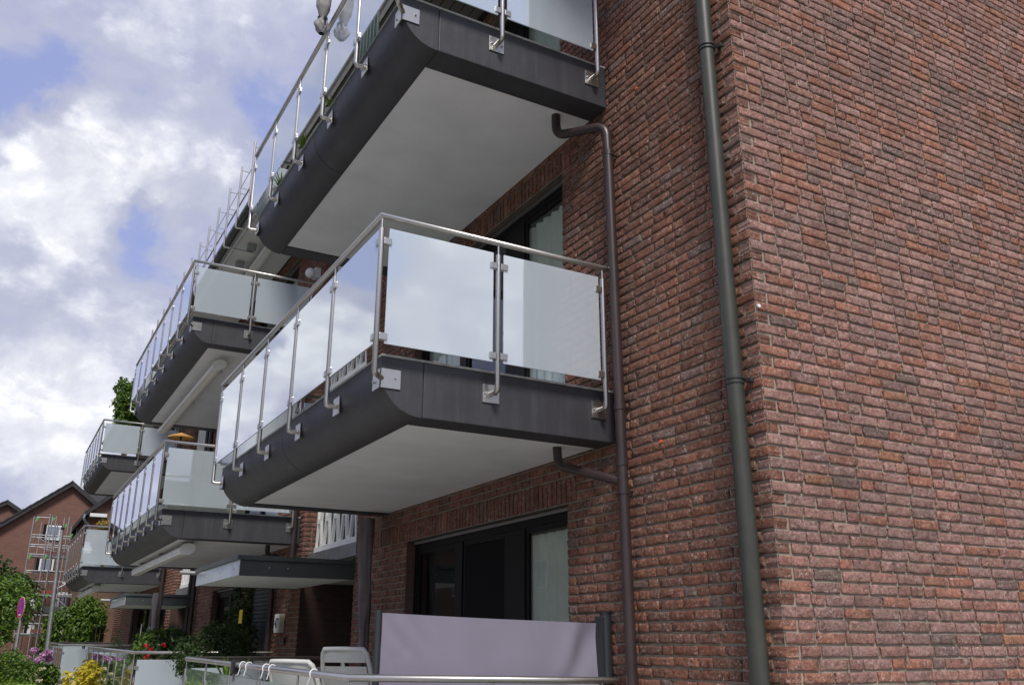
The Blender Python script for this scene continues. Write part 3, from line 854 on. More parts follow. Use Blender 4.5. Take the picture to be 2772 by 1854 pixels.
# ================================================================== balconies
def balcony(label, y0, y1, zs, zr, xf, rx, n_front, glass_list=(), near_posts=(-1.053, -0.15), h=0.38, side='frosted_glass'):
    """cantilevered balcony: y0/y1 outer ends, zs soffit level, zr handrail axis, xf front face, rx rail plane"""
    t = thing('balcony', label, 'balcony', (0, (y0 + y1) / 2, zs), 'cantilevered balconies with frosted glass railings')
    zt = zs + h
    # rounded front piece, profile in (x, z)
    R = 0.29
    arc = [(xf + R - R * math.cos(a), zs + R - R * math.sin(a)) for a in [math.pi / 2 * i / 14 for i in range(15)]]
    prof = [(xf, zt)] + arc + [(xf + R + .004, zs), (xf + R + .004, zt)]
    nseg = 2; seams = [y0 + (y1 - y0) * k / nseg for k in range(nseg + 1)]
    for k in range(nseg):
        a = seams[k] + (.0 if k == 0 else .004); b = seams[k + 1] - (.0 if k == nseg - 1 else .004)
        mb = MB(); mb.prism(prof, 'y', a, b)
        n = len(prof)
        for i in range(1, 15): mb.sm[i] = True
        mb.build('front_fascia', 'slate_paint', t)
    xi = xf + R + .014
    bw = 0.24
    # flat end beams
    MB().box(xi, -0.004, y0, y0 + bw, zs, zt, .006).build('end_fascia', 'slate_paint', t)
    MB().box(xi, -0.004, y1 - bw, y1, zs, zt, .006).build('end_fascia', 'slate_paint', t)
    MB().box(xf + R + .0045, xi - .0005, y0 + .008, y1 - .008, zs + .006, zt - .004).build('joint_seal', 'joint_sealant', t)
    MB().box(xf + R + .016, -0.004, y0 + bw + .002, y1 - bw - .002, zs + .012, zs + .06).build('soffit', 'ceiling_paint', t)
    MB().box(xf + R + .016, -0.004, y0 + bw + .002, y1 - bw - .002, zt - .16, zt - .02).build('floor_slab', 'concrete_edge', t)
    MB().box(xf - .004, -0.004, y0 - .006, y0 + .09, zt + .0005, zt + .016, .003).build('edge_trim', 'concrete_edge', t)
    MB().box(xf - .004, xf + .10, y0 + .091, y1 + .006, zt + .0005, zt + .016, .003).build('edge_trim', 'concrete_edge', t)
    # railing
    ry0, ry1 = y0 - .10, y1 + .02
    rail = [(-0.055, ry0, zr), (rx, ry0, zr), (rx, ry1, zr), (-0.055, ry1, zr)]
    MB().tube(rail, .0215, 14).build('handrail', 'brushed_steel', t)
    gz0, gz1 = zt + .050, zr - .085
    pz = zt - .15
    def post(px, py, kind, clamps):
        pb = MB()
        if kind == 'front':
            pts = [(px, py, zr - .095), (px, py, pz + .02), (px + .006, py, pz + .004), (px + .02, py, pz - .002), (xf + .015, py, pz)]
            pb.tube(pts, .019, 12)
        elif kind == 'end':
            sy = 1 if py < (y0 + y1) / 2 else -1
            yw = y0 if sy > 0 else y1
            pts = [(px, py, zr - .095), (px, py, pz + .02), (px, py + sy * .006, pz + .004), (px, py + sy * .02, pz - .002), (px, yw + sy * .004, pz)]
            pb.tube(pts, .019, 12)
        else:
            sy = 1 if py < (y0 + y1) / 2 else -1
            yw = y0 if sy > 0 else y1
            pts = [(px, py, zr - .095), (px, py, pz + .02), (px + .006, py + sy * .006, pz + .004), (px + .02, py + sy * .02, pz - .002), (xf + .012, yw + sy * .012, pz)]
            pb.tube(pts, .019, 12)
        pb.tube([(px, py, zr - .1), (px, py, zr - .01)], .0075, 8)
        p = pb.build('post', 'brushed_steel', t)
        pl = MB(); q = .065
        if kind in ('front', 'corner'):
            ya, yb = (py - q, py + q) if kind == 'front' else ((y0 - .010, y0 + .125) if py < y0 else (y1 - .125, y1 + .010))
            pl.box(xf - .010, xf - .0015, ya, yb, pz - q, pz + q, .0015)
        if kind in ('end', 'corner'):
            s0 = py < (y0 + y1) / 2
            xa, xb = (px - q, min(px + q, -.01)) if kind == 'end' else (xf - .010, xf + .135)
            if s0: pl.box(xa, xb, y0 - .010, y0 - .0015, pz - q, pz + q, .0015)
            else: pl.box(xa, xb, y1 + .0015, y1 + .010, pz - q, pz + q, .0015)
        pl.build('base_plate', 'brushed_steel', p)
        if kind == 'front':
            bl = [[(xf - .024, py + dy, pz), (xf - .009, py + dy, pz)] for dy in (-.044, .044)]
        elif kind == 'end':
            s0 = py < (y0 + y1) / 2; yy = y0 if s0 else y1; sg = -1 if s0 else 1
            bl = [[(px + dx, yy + sg * .024, pz), (px + dx, yy + sg * .009, pz)] for dx in (-.044, .044)]
        else:
            s0 = py < (y0 + y1) / 2; yy = y0 if s0 else y1; sg = -1 if s0 else 1
            bl = [[(xf + .10, yy + sg * .024, pz + .01), (xf + .10, yy + sg * .009, pz + .01)], [(xf - .024, yy - sg * .09, pz - .01), (xf - .009, yy - sg * .09, pz - .01)]]
        for q_ in bl: MB().tube(q_, .009, 6).build('bolt', 'galvanised', p)
        for (ax, sgn) in clamps:
            for zc in (gz0 + .045, gz1 - .10):
                cb = MB()
                if ax == 'y': cb.box(px - .016, px + .016, py + sgn * .015, py + sgn * .070, zc - .024, zc + .024, .004)
                else: cb.box(px + sgn * .015, px + sgn * .070, py - .016, py + .016, zc - .024, zc + .024, .004)
                cb.build('glass_clamp', 'brushed_steel', p)
    def glass(xa, xb, ya, yb, mat):
        MB().box(xa, xb, ya, yb, gz0, gz1, .001).build('glass_panel', mat, t)
    ys = [ry0 + (ry1 - ry0) * k / n_front for k in range(n_front + 1)]
    for k, yy in enumerate(ys):
        if k == 0: post(rx, yy, 'corner', [('y', 1), ('x', 1)])
        elif k == n_front: post(rx, yy, 'corner', [('y', -1), ('x', 1)])
        else: post(rx, yy, 'front', [('y', 1), ('y', -1)])
    for k in range(n_front):
        glass(rx - .005, rx + .005, ys[k] + .042, ys[k + 1] - .042, glass_list[k] if k < len(glass_list) else 'frosted_glass')
    for (py, first) in ((ry0, True), (ry1, False)):
        m1, m2 = near_posts
        post(m1, py, 'end', [('x', 1), ('x', -1)]); post(m2, py, 'end', [('x', -1)])
        if first or True:
            glass(rx + .055, m1 - .042, py - .005, py + .005, side)
            glass(m1 + .042, m2 - .042, py - .005, py + .005, 'frosted_glass')
    return t


B1 = balcony('large slate grey balcony in the middle, right above the window with the mauve screen',
             1.51, 6.20, 2.805, 4.137, -1.860, -1.944, 5)
B2 = balcony('uppermost near balcony cut by the top edge, slate grey slab with plants behind its glass',
             1.48, 5.78, 5.645, 6.835, -1.850, -1.932, 5)
B3 = balcony('slate grey balcony with a pink flower box behind its glass and awning below',
             9.48, 15.25, 2.775, 4.080, -1.955, -2.045, 7, side='misty_glass')
B4 = balcony('second floor balcony with a cream awning case under it, left of the middle balcony',
             9.42, 15.42, 5.610, 6.830, -1.875, -1.957, 7)
B5 = balcony('farthest first floor balcony with golden shrub above its glass, beside the scaffold',
             21.30, 26.15, 2.80, 4.16, -1.970, -2.060, 6)
B6 = balcony('farthest second floor balcony with a round green tree standing on it',
             21.20, 25.95, 5.60, 6.86, -1.915, -1.990, 6)


# ================================================================== roof terrace railing over the eaves
rr = thing('roof_railing', 'thin steel railing standing outside the black eaves gutter, above the far balconies', 'railing', (-1.25, 9.4, 7.9))
ys = [9.42 + .88 * k for k in range(13)]
for k, yy in enumerate(ys):
    mb = MB(); mb.tube([(-1.25, yy, 9.11), (-1.25, yy, 7.98), (-1.24, yy, 7.96), (-0.75, yy, 7.96)], .017, 8)
    for zz in (9.03, 8.70, 8.60): mb.tube([(-1.25, yy, zz), (-1.12, yy, zz)], .007, 6)
    p = mb.build('post', 'brushed_steel', rr)
    MB().box(-.85, -.70, yy - .05, yy + .05, 7.98, 8.118, .004).build('bracket', 'galvanised', p)
for zz, r in ((9.03, .006), (8.66, .015), (8.42, .006), (8.30, .006)):
    MB().tube([(-1.12, ys[0], zz), (-1.12, ys[-1], zz)], r, 8).build('rail', 'brushed_steel', rr)

# ================================================================== terrace railings
def terrace_rail(label, pts, n, near_n, zg=0.85, mats=('frosted_glass', 'clear_glass')):
    """pts: wall point, near front corner, far front corner, far wall point (rail axis)"""
    A, B, Cc, D = [Vector(p) for p in pts]
    t = thing('terrace_railing', label, 'railing', (B.x, B.y, B.z - zg), 'glass railings round the ground floor terraces')
    MB().tube([A, B, Cc, D], .0225, 14).build('handrail', 'brushed_steel', t)
    def run(P, Q, k, mat):
        d = (Q - P) / k; L = d.length; dn = d.normalized()
        for i in range(k + 1):
            if i == k and (Q - Cc).length < 1e-6: pass
            c = P + d * i
            if i == 0 and (P - B).length < 1e-6 and False: continue
            if (i == 0 and ((P - B).length < 1e-6 or (P - Cc).length < 1e-6)): continue
            if (P - A).length < 1e-6 and i == 0: c = c + dn * .12
            if (Q - D).length < 1e-6 and i == k: c = c - dn * .12
            mb = MB(); mb.tube([c + Vector((0, 0, -.1)), c + Vector((0, 0, -zg - .15))], .019, 12); mb.tube([c, c + Vector((0, 0, -.12))], .0075, 8)
            p = mb.build('post', 'brushed_steel', t)
            for zc in (-.20, -zg + .05):
                cb = MB(); cb.obox(c + Vector((0, 0, zc)), dn, dn.cross(Vector((0, 0, 1))), (0, 0, 1), .068, .016, .024)
                cb.build('glass_clamp', 'brushed_steel', p)
        for i in range(k):
            c = P + d * (i + .5)
            g = MB(); g.obox(c + Vector((0, 0, -.095 - (zg - .1) / 2)), dn, dn.cross(Vector((0, 0, 1))), (0, 0, 1), L / 2 - .042, .005, (zg - .1) / 2)
            g.build('glass_panel', mat, t)
    run(A, B, near_n, mats[0]); run(B, Cc, n, mats[1]); run(Cc, D, near_n, mats[0])
    return t

terrace_rail('nearest terrace railing in the bottom foreground with cable ties on its handrail', [(-.02, 1.56, 1.166), (-1.895, 1.70, 1.204), (-1.88, 6.9, 1.236), (-.02, 6.9, 1.236)], 5, 2)
terrace_rail('middle terrace railing with red flowers behind its corner', [(-.02, 10.35, 1.262), (-1.95, 10.40, 1.267), (-1.95, 16.95, 1.307), (-.02, 16.95, 1.30)], 7, 2, .85, ('frosted_glass', 'misty_glass'))
terrace_rail('farthest terrace railing, beside the yellow leaved shrub', [(-.02, 23.4, 1.335), (-2.0, 23.4, 1.335), (-2.0, 28.9, 1.385), (-.02, 28.9, 1.38)], 6, 2, .85, ('frosted_glass', 'misty_glass'))


# ================================================================== downpipes
def bez(pts, r=0.09, n=6):
    """round the corners of a polyline"""
    P = [Vector(p) for p in pts]; out = [P[0]]
    for i in range(1, len(P) - 1):
        a = (P[i - 1] - P[i]); b = (P[i + 1] - P[i]); ra = min(r, a.length * .48, b.length * .48)
        p0 = P[i] + a.normalized() * ra; p2 = P[i] + b.normalized() * ra
        for k in range(n + 1):
            s = k / n; out.append(p0 * (1 - s) ** 2 + P[i] * 2 * s * (1 - s) + p2 * s * s)
    out.append(P[-1]); return out

def collar(mb, c, r, h):
    mb.tube([(c[0], c[1], c[2] - h / 2), (c[0], c[1], c[2] + h / 2)], r, 18)

dp = thing('drainpipe', 'dark brown balcony drainpipe with two elbows, left of the thicker grey pipe', 'drainpipe', (-.09, 1.36, GZ))
main = bez([(-.30, 1.80, 5.66), (-.30, 1.80, 5.46), (-.09, 1.375, 5.39), (-.085, 1.365, 5.0), (-.08, 1.31, 1.1), (-.08, 1.30, GZ)], .11)
MB().tube(main, .0385, 18).build('pipe', 'brown_pipe', dp)
MB().tube(bez([(-.27, 1.90, 2.82), (-.26, 1.90, 2.68), (-.075, 1.345, 2.49)], .10), .034, 16).build('branch_pipe', 'brown_pipe', dp)
for z in (5.13, 3.03, 2.42, 1.5 - .75, 2.62):
    yy = 1.365 - (5.0 - z) * .0141
    mb = MB(); collar(mb, (-.083, yy, z), .043, .045)
    c = mb.build('collar', 'brown_pipe', dp)
    if z in (5.13, 3.03, 2.42):
        MB().box(-.05, .0, yy - .008, yy + .008, z - .008, z + .008).build('wall_bracket', 'gutter_black', c)
gp_ = thing('drainpipe', 'thick grey green zinc rainwater pipe running full height beside the building corner', 'drainpipe', (-.08, .16, GZ))
gx = lambda z: (-.075, .178 - (5.8 - z) * .0075)
MB().tube([(*gx(8.1), 8.1), (*gx(4.6), 4.6)], .051, 20).build('pipe', 'zinc_pipe', gp_)
MB().tube([(*gx(4.6), 4.62), (*gx(2.3), 2.22)], .0535, 20).build('pipe', 'zinc_pipe', gp_)
MB().tube([(*gx(2.2), 2.235), (*gx(0), GZ)], .0560, 20).build('pipe', 'zinc_pipe', gp_)
for z in (5.36, 2.93, 0.7):
    mb = MB()
    for dz in (-.014, .014): collar(mb, (*gx(z), z + dz), .0595, .012)
    c = mb.build('collar', 'pipe_collar', gp_)
    MB().box(-.03, .0, gx(z)[1] - .09, gx(z)[1] - .045, z - .014, z + .014, .003).build('clamp_lug', 'pipe_collar', c)
def simple_pipe(label, x, y, z0, z1, r=.04, arm=None):
    t = thing('drainpipe', label, 'drainpipe', (x, y, z0), 'brown drainpipes between the house units')
    mb = MB(); mb.tube([(x, y, z1), (x, y, z0)], r, 12)
    mb.build('pipe', 'brown_pipe', t)
    if arm:
        MB().tube(bez([(arm[0], arm[1], arm[2]), (arm[0], arm[1], arm[2] - .16), (x, y, arm[2] - .34)], .08), r * .9, 10).build('branch_pipe', 'brown_pipe', t)
    for z in (z0 + 1.2, z0 + 2.4, z1 - .3):
        mb = MB(); collar(mb, (x, y, z), r * 1.14, .04); mb.build('collar', 'brown_pipe', t)
simple_pipe('dark drainpipe behind the flower box balcony, left of the white number box', -.10, 9.50 - .06 + .0, 2.36, 5.4, .04, (-.35, 9.9, 2.80))
simple_pipe('dark drainpipe standing left of the white number box', -.07, 10.52, .2, 2.72, .045)
simple_pipe('dark drainpipe between the two door canopies', -.08, 16.75, .2, 8.0, .05)
simple_pipe('thin dark drainpipe behind the leafy terrace bush', -.08, 17.20, .2, 8.0, .045)
simple_pipe('far dark drainpipe under the farthest balcony', -.09, 21.05, .2, 5.4, .045)
simple_pipe('second far dark drainpipe at the far terrace', -.09, 25.6, .2, 5.4, .045)

# ================================================================== canopies
def canopy(label, y0, y1, xf, z0, z1):
    t = thing('door_canopy', label, 'canopy', (0, (y0 + y1) / 2, z0), 'flat canopies over the house doors')
    MB().box(xf + .012, -.004, y0, y0 + .03, z0, z1 - .055, .003).build('side_board', 'canopy_grey', t)
    MB().box(xf + .012, -.004, y1 - .03, y1, z0, z1 - .055, .003).build('side_board', 'canopy_grey', t)
    MB().box(xf, xf + .010, y0, y1, z0, z1 - .03, .002).build('front_panel', 'canopy_front', t)
    MB().box(xf - .03, -.004, y0 - .025, y1 + .02, z1 - .053, z1, .006).build('roof_edge', 'canopy_grey', t)
    MB().box(xf + .014, -.004, y0 + .032, y1 - .032, z0 + .008, z0 + .03).build('soffit', 'ceiling_paint', t)
    rv = MB()
    for k in range(3):
        yy = y0 + .25 + k * .75; rv.tube([(xf - .006, yy, z0 + .09), (xf + .001, yy, z0 + .09)], .012, 8)
    for k in range(2):
        rv.tube([(xf + .35 + k * .22, y0 - .004, z0 + .1), (xf + .35 + k * .22, y0 + .002, z0 + .1)], .010, 8)
    rv.build('rivet', 'galvanised', t)
    MB().tube([(xf + .12, y1 + .03, z1 - .05), (xf - .22, y1 + .03, z1 - .05)], .028, 8).build('spout', 'galvanised', t)
    return t
canopy('nearer flat grey canopy with bright metal front over the entrance beside number box', 7.0, 9.48, -1.40, 2.135, 2.365)
canopy('smaller far grey canopy with pale front above the red flowers', 17.0, 19.5, -1.39, 2.14, 2.37)

# ================================================================== awnings under balconies
def awning(label, y0, y1, x, z, r, tilt=0.0):
    t = thing('awning', label, 'awning', (x, (y0 + y1) / 2, z), 'rolled up awnings under the balconies')
    prof = []
    for i in range(20):
        a = 2 * math.pi * i / 20
        prof.append((x + r * 1.15 * math.cos(a), z + r * .88 * math.sin(a) + .15 * r * math.cos(a)))
    mb = MB(); mb.prism(prof, 'y', y0 + .02, y1 - .02, True); mb.build('case', 'awning_cream', t)
    for yy in (y0, y1):
        e = MB(); pr = [(x + (p - x) * 1.1, z + (q - z) * 1.1) for p, q in prof]
        e.prism(pr, 'y', yy - .02, yy + .02, False); e.build('end_cap', 'awning_cream', t)
    MB().box(x - r * 1.25, x - r * .7, y0 + .03, y1 - .03, z - r * .95, z - r * .5, .006).build('front_bar', 'awning_cream', t)
    for yy in (y0 + .35, (y0 + y1) / 2, y1 - .35):
        b = MB(); b.box(x - .02, x + r * 1.4, yy - .06, yy + .06, z + r * .9, z + r * 1.6, .004); b.box(x + r * .9, x + r * 1.35, yy - .04, yy + .04, z - r * .2, z + r * .91, .004)
        b.build('bracket', 'track_metal', t)
    return t
awning('cream awning case under the second floor balcony left of the middle', 9.95, 15.1, -1.33, 5.46, .085)
awning('shiny cream awning case under the flower box balcony', 9.75, 14.6, -1.52, 2.655, .085)
awning('small far cream awning case under the farthest first floor balcony', 21.7, 25.6, -1.55, 2.68, .085)
awning('white awning case under the eaves behind the upper balconies', 9.6, 14.5, -.55, 7.93, .085)
# ================================================================== privacy screen
ps = thing('privacy_screen', 'mauve fabric side screen stretched between a dark post and a wall cassette on the terrace', 'screen', (-.8, 1.9, .23))
def fab(p, q):
    x = -1.585 + p * 1.565
    top = 1.585 - .045 * p - .004 * math.sin(p * math.pi)
    z = .30 + q * (top - .30)
    dy = .010 * math.sin(p * 7 + q * 5) * (q * .4 + .2) + .034 * math.exp(-((p - .92) / .12) ** 2) * math.sin((q * 8 + p * 14)) + .006 * math.exp(-((p - .1) / .1) ** 2) * math.sin(q * 40 + p * 60) * (1 if q > .8 else 0) 
    dy += .022 * math.exp(-(((p - .85) * 1.6 - (q - .72) * .9) / .10) ** 2) - .016 * math.exp(-(((p - .80) * 1.6 - (q - .70) * .5) / .07) ** 2)
    dy += .004 * math.sin(p * 23 + q * 3)
    return (x - .07, 1.81 - .16 * p + dy, z)
MB().grid(fab, 90, 40).build('fabric', 'mauve_fabric', ps, recalc=False)
mb = MB(); mb.tube([(-1.678, 1.815, .23), (-1.678, 1.815, 1.602)], .021, 14); mb.build('post', 'anthracite', ps)
mb = MB(); mb.tube([(-.046, 1.645, .23), (-.046, 1.645, 1.60)], .042, 20); mb.box(-.108, -.0895, 1.61, 1.69, .23, 1.585, .003)
cs = mb.build('cassette', 'anthracite', ps)
mb = MB(); mb.tube([(-.046, 1.645, 1.6005), (-.046, 1.645, 1.617)], .0445, 20); mb.build('cap', 'black_plastic', cs)
# shift the whole screen so the cassette clears the wall

# ================================================================== patio chairs
def chair(label, cx, cy, yaw, zf, h=1.14, slots=True, wd=.50):
    t = thing('patio_chair', label, 'chair', (cx, cy, zf), 'white plastic garden chairs')
    M = Matrix.Translation((cx, cy, zf)) @ Matrix.Rotation(yaw, 4, 'Z')
    def put(mb, name, mat='white_plastic', par=t):
        mb.v = [tuple(M @ Vector(p)) for p in mb.v]; return mb.build(name, mat, par)
    seat_z = .43; lean = .20
    def bk(u, v):           # back surface point, u across -1..1, v 0..1 up
        top = h - seat_z
        wv = wd / 2 * (1 - .10 * v ** 2)
        curve = .045 * (u * u)
        return Vector((u * wv, .22 + lean * v - curve, seat_z + v * top))
    mb = MB()
    def slab(u0, u1, v0, v1, th=.012, nu=8, nv=4):
        f = lambda p, q: bk(u0 + p * (u1 - u0), v0 + q * (v1 - v0))
        mb.grid(f, nu, nv); mb.grid(lambda p, q: f(p, q) + Vector((0, th, 0)), nu, nv)
        for k in range(nu):
            for q in (0, 1):
                a, b = f(k / nu, q), f((k + 1) / nu, q); mb.quadf([a, b, b + Vector((0, th, 0)), a + Vector((0, th, 0))])
        for k in range(nv):
            for p in (0, 1):
                a, b = f(p, k / nv), f(p, (k + 1) / nv); mb.quadf([a, b, b + Vector((0, th, 0)), a + Vector((0, th, 0))])
    if slots:
        vs = [0.05, .50, .535, .655, .70, .80, .845, 1.0]
        slab(-.86, .86, vs[6], vs[7]); slab(-.86, .86, vs[4], vs[5]); slab(-.86, .86, vs[2], vs[3]); slab(-.86, .86, vs[0], vs[1])
        for a, b in ((vs[5], vs[6]), (vs[3], vs[4]), (vs[1], vs[2])): slab(-.05, .05, a, b, nu=2, nv=1)
    else:
        slab(-.86, .86, .05, .985)
    put(mb, 'backrest')
    fr = MB()
    pts = [bk(-1, 0), bk(-.99, .4), bk(-.98, .8), bk(-.93, .95), bk(-.82, 1.0), bk(0, 1.005), bk(.82, 1.0), bk(.93, .95), bk(.98, .8), bk(.99, .4), bk(1, 0)]
    fr.tube([p + Vector((0, .006, 0)) for p in pts], .021, 10)
    put(fr, 'back_frame')
    st = MB(); st.box(-wd / 2, wd / 2, -.24, .24, seat_z - .03, seat_z, .012); put(st, 'seat')
    for sx in (-1, 1):
        for sy in (-1, 1):
            lg = MB(); lg.tube([(sx * (wd / 2 - .03), sy * .2, seat_z - .03), (sx * (wd / 2 + .02), sy * .27, 0)], .02, 8, radii=[.024, .016]); put(lg, 'leg')
        ar = MB(); ar.tube([(sx * (wd / 2 + .02), .24, seat_z + .24), (sx * (wd / 2 + .03), -.2, seat_z + .22), (sx * (wd / 2 + .02), -.24, seat_z)], .018, 8); put(ar, 'armrest')
    return t
chair('white slotted plastic garden chair by the wall, farther of the two', -.80, 4.30, math.radians(128), .23, 1.12, True, .52)
chair('white plastic garden chair with a solid back, nearer the terrace handrail', -1.18, 4.35, math.radians(115), .23, 1.02, False, .62)

# ================================================================== covered parasols
def draped(name, label, cat, axis_pts, r_fn, mat, seed=0, n=28, m=40, cap=True):
    rng = random.Random(seed)
    ph = [rng.random() * 6.28 for _ in range(6)]
    P = [Vector(p) for p in axis_pts]
    def pt(s):
        k = s * (len(P) - 1); i = min(int(k), len(P) - 2); return P[i].lerp(P[i + 1], k - i)
    mb = MB()
    def f(a, s):
        th = a * 2 * math.pi; r = r_fn(s)
        r *= 1 + .05 * math.sin(11 * th + ph[3] + s * 12) + .10 * math.sin(3 * th + ph[0] + s * 5) + .06 * math.sin(5 * th + ph[1] - s * 9) + .05 * math.sin(8 * th + ph[2] + s * 3)
        c = pt(s)
        return c + Vector((r * math.cos(th), r * math.sin(th), 0))
    mb.grid(f, n, m)
    if cap:
        for s in (0, 1): mb.quadf([f(k / n, s) for k in range(n)])
    t = thing(name, label, cat, tuple(P[0]))
    mb.build('cover', mat, t)
    return t
pc = draped('parasol', 'closed patio parasol in a grey brown cover standing by the entrance edge of the wall', 'parasol',
       [(-.26, 5.88, 1.20), (-.255, 5.92, 1.8), (-.25, 5.99, 2.74)], lambda s: .052 + .034 * s ** 1.6 + .004 * math.sin(s * 16), 'grey_cover', 4)
MB().tube([(-.26, 5.88, .23), (-.26, 5.88, 1.3)], .02, 10).build('pole', 'anthracite', pc)
MB().box(-.46, -.06, 5.68, 6.08, .231, .29, .01).build('base', 'concrete_edge', pc)
pc2 = draped('parasol', 'closed parasol in a silver grey cover tied outside the top balcony handrail', 'parasol',
       [(-2.035, 3.02, 6.80), (-2.04, 3.0, 7.1), (-2.05, 2.95, 8.6)], lambda s: .022 + .040 * min(1, s * 5), 'silver_cover', 9)
mb = MB()
def bag(a, s):
    th = a * 2 * math.pi; r = .026 + .034 * math.sin(min(1, s) * math.pi) ** .8 * (1 + .35 * math.sin(2 * th + 1) + .22 * math.sin(5 * th + s * 7) + .12 * math.sin(9 * th - s * 5))
    return (-2.03 + r * math.cos(th), 3.04 + r * math.sin(th), 6.66 + s * .16)
mb.grid(bag, 48, 16); mb.build('bag_end', 'silver_cover', pc2)
MB().tube([(-2.03, 3.04, 6.70), (-2.03, 3.04, 6.83)], .047, 14).build('holder', 'black_plastic', pc2)
pc3 = draped('parasol', 'closed parasol in a pale cover standing on the middle terrace left of the flowers', 'parasol',
       [(-.9, 16.05, 1.25), (-.9, 16.05, 1.7), (-.9, 16.08, 2.35)], lambda s: .075 + .02 * math.sin(s * 9), 'silver_cover', 5)
MB().tube([(-.9, 16.05, .30), (-.9, 16.05, 1.3)], .02, 8).build('pole', 'anthracite', pc3)

# ================================================================== number boxes, small items
nb = thing('number_box', 'white lit number box reading 47 on the brick pier beside the entrance', 'house number', (0, 10.02, 1.67))
MB().box(-.085, -.0865 + .003, 9.905, 10.165, 1.548, 1.805).build('front_plate', 'box_white', nb)
MB().box(-.083, -.004, 9.90, 10.17, 1.543, 1.81, .008).build('housing', 'box_beige', nb)
text_mesh('digits', '47', .19, 'digits', (-.0885, 10.035, 1.675), (0, -1, 0), (0, 0, 1), nb, .001, .004)
wn = text_mesh('house_number', '47', .15, 'black_plastic', (-.012, 9.80, 1.42), (0, -1, 0), (0, 0, 1), None, .006, .002)
tag(wn, 'small dark metal digits 47 screwed to the brick below the white number box', 'house number')
yc = MB().box(-.47, -.46, 10.60, 10.78, 1.68, 1.88).build('yellow_notice', 'yellow_card')
tag(yc, 'small yellow card hanging above the round conifer bush', 'notice')
for nm, lb, p, mt, ax in (('wall_marker', 'small orange dot on the brick between the two pipes, upper one near the top balcony', (-.004, 1.067, 5.59), 'orange_dot', 'x'),
                       ('wall_marker', 'small orange dot on the brick between the two pipes, lower one', (-.004, .985, 2.72), 'orange_dot', 'x'),
                       ('wall_plug', 'small white plug in the brick gable close to the corner', (.02, -.004, 3.39), 'box_white', 'y')):
    d_ = Vector((.006, 0, 0)) if ax == 'x' else Vector((0, .006, 0)); c_ = Vector(p)
    o = MB().tube([c_ - d_, c_ + d_], .012, 10).build(nm, mt); tag(o, lb, 'marker')
# wall lamp seen under the top balcony
wl = thing('wall_lamp', 'small round white lamp on the brick wall, seen under the top balcony', 'lamp', (-.1, 9.5, 7.05))
mb = MB(); bm = bmesh.new(); bmesh.ops.create_uvsphere(bm, u_segments=16, v_segments=10, radius=.085)
for v in bm.verts: v.co = Vector((-.16, 9.46, 7.06)) + v.co
mb.take(bm, True); mb.build('globe', 'box_white', wl)
MB().box(-.10, -.004, 9.40, 9.54, 6.98, 7.16, .01).build('backplate', 'white_trim', wl)
# cable ties and clamp on the near handrail
A = Vector((-1.895, 1.70, 1.204)); Bv = Vector((-1.88, 6.9, 1.236))
def on_rail(s): return A.lerp(Bv, s)
for k, (s, l) in enumerate(((.13, .08), (.33, .05), (.365, .05), (.47, .05), (.51, .05))):
    c = on_rail(s); mb = MB()
    pts = [c + Vector((-.030 * math.cos(a), .004 * a, .030 * math.sin(a))) for a in [-.6 + i * .45 for i in range(9)]]
    pts = [c + Vector((-.034, .05 if k == 0 else .015, -.05 - l * .5))] + pts + [c + Vector((.036, -.03 if k == 0 else 0, -.02))]
    mb.tube(pts, .0045, 6)
    o = mb.build('cable_tie', 'tie_white')
    tag(o, ['thick white hook over the near handrail, in front of the chairs', 'white cable tie on the near handrail, second from the right', 'white cable tie on the near handrail, third from the right',
            'white cable tie on the near handrail, fourth from the right', 'white cable tie on the near handrail beside the black clamp'][k], 'cable tie', 'white ties on the near handrail')
rc = thing('rail_clamp', 'black and grey clamp fitting on the near handrail beside the ties', 'clamp', tuple(on_rail(.56)))
c = on_rail(.56); mb = MB(); mb.box(c.x - .035, c.x + .035, c.y - .04, c.y + .05, c.z - .075, c.z + .035, .008); mb.build('jaw', 'black_plastic', rc)
mb = MB(); mb.tube([c + Vector((0, .0, -.02)), c + Vector((.33, .1, .0))], .018, 10); mb.tube([c + Vector((-.01, .02, -.075)), c + Vector((-.01, .02, -.14))], .009, 8); mb.build('arm', 'track_metal', rc)
mb = MB(); mb.tube([c + Vector((.30, .09, .0)), c + Vector((.38, .115, .005))], .026, 12); mb.build('knob', 'black_plastic', rc)


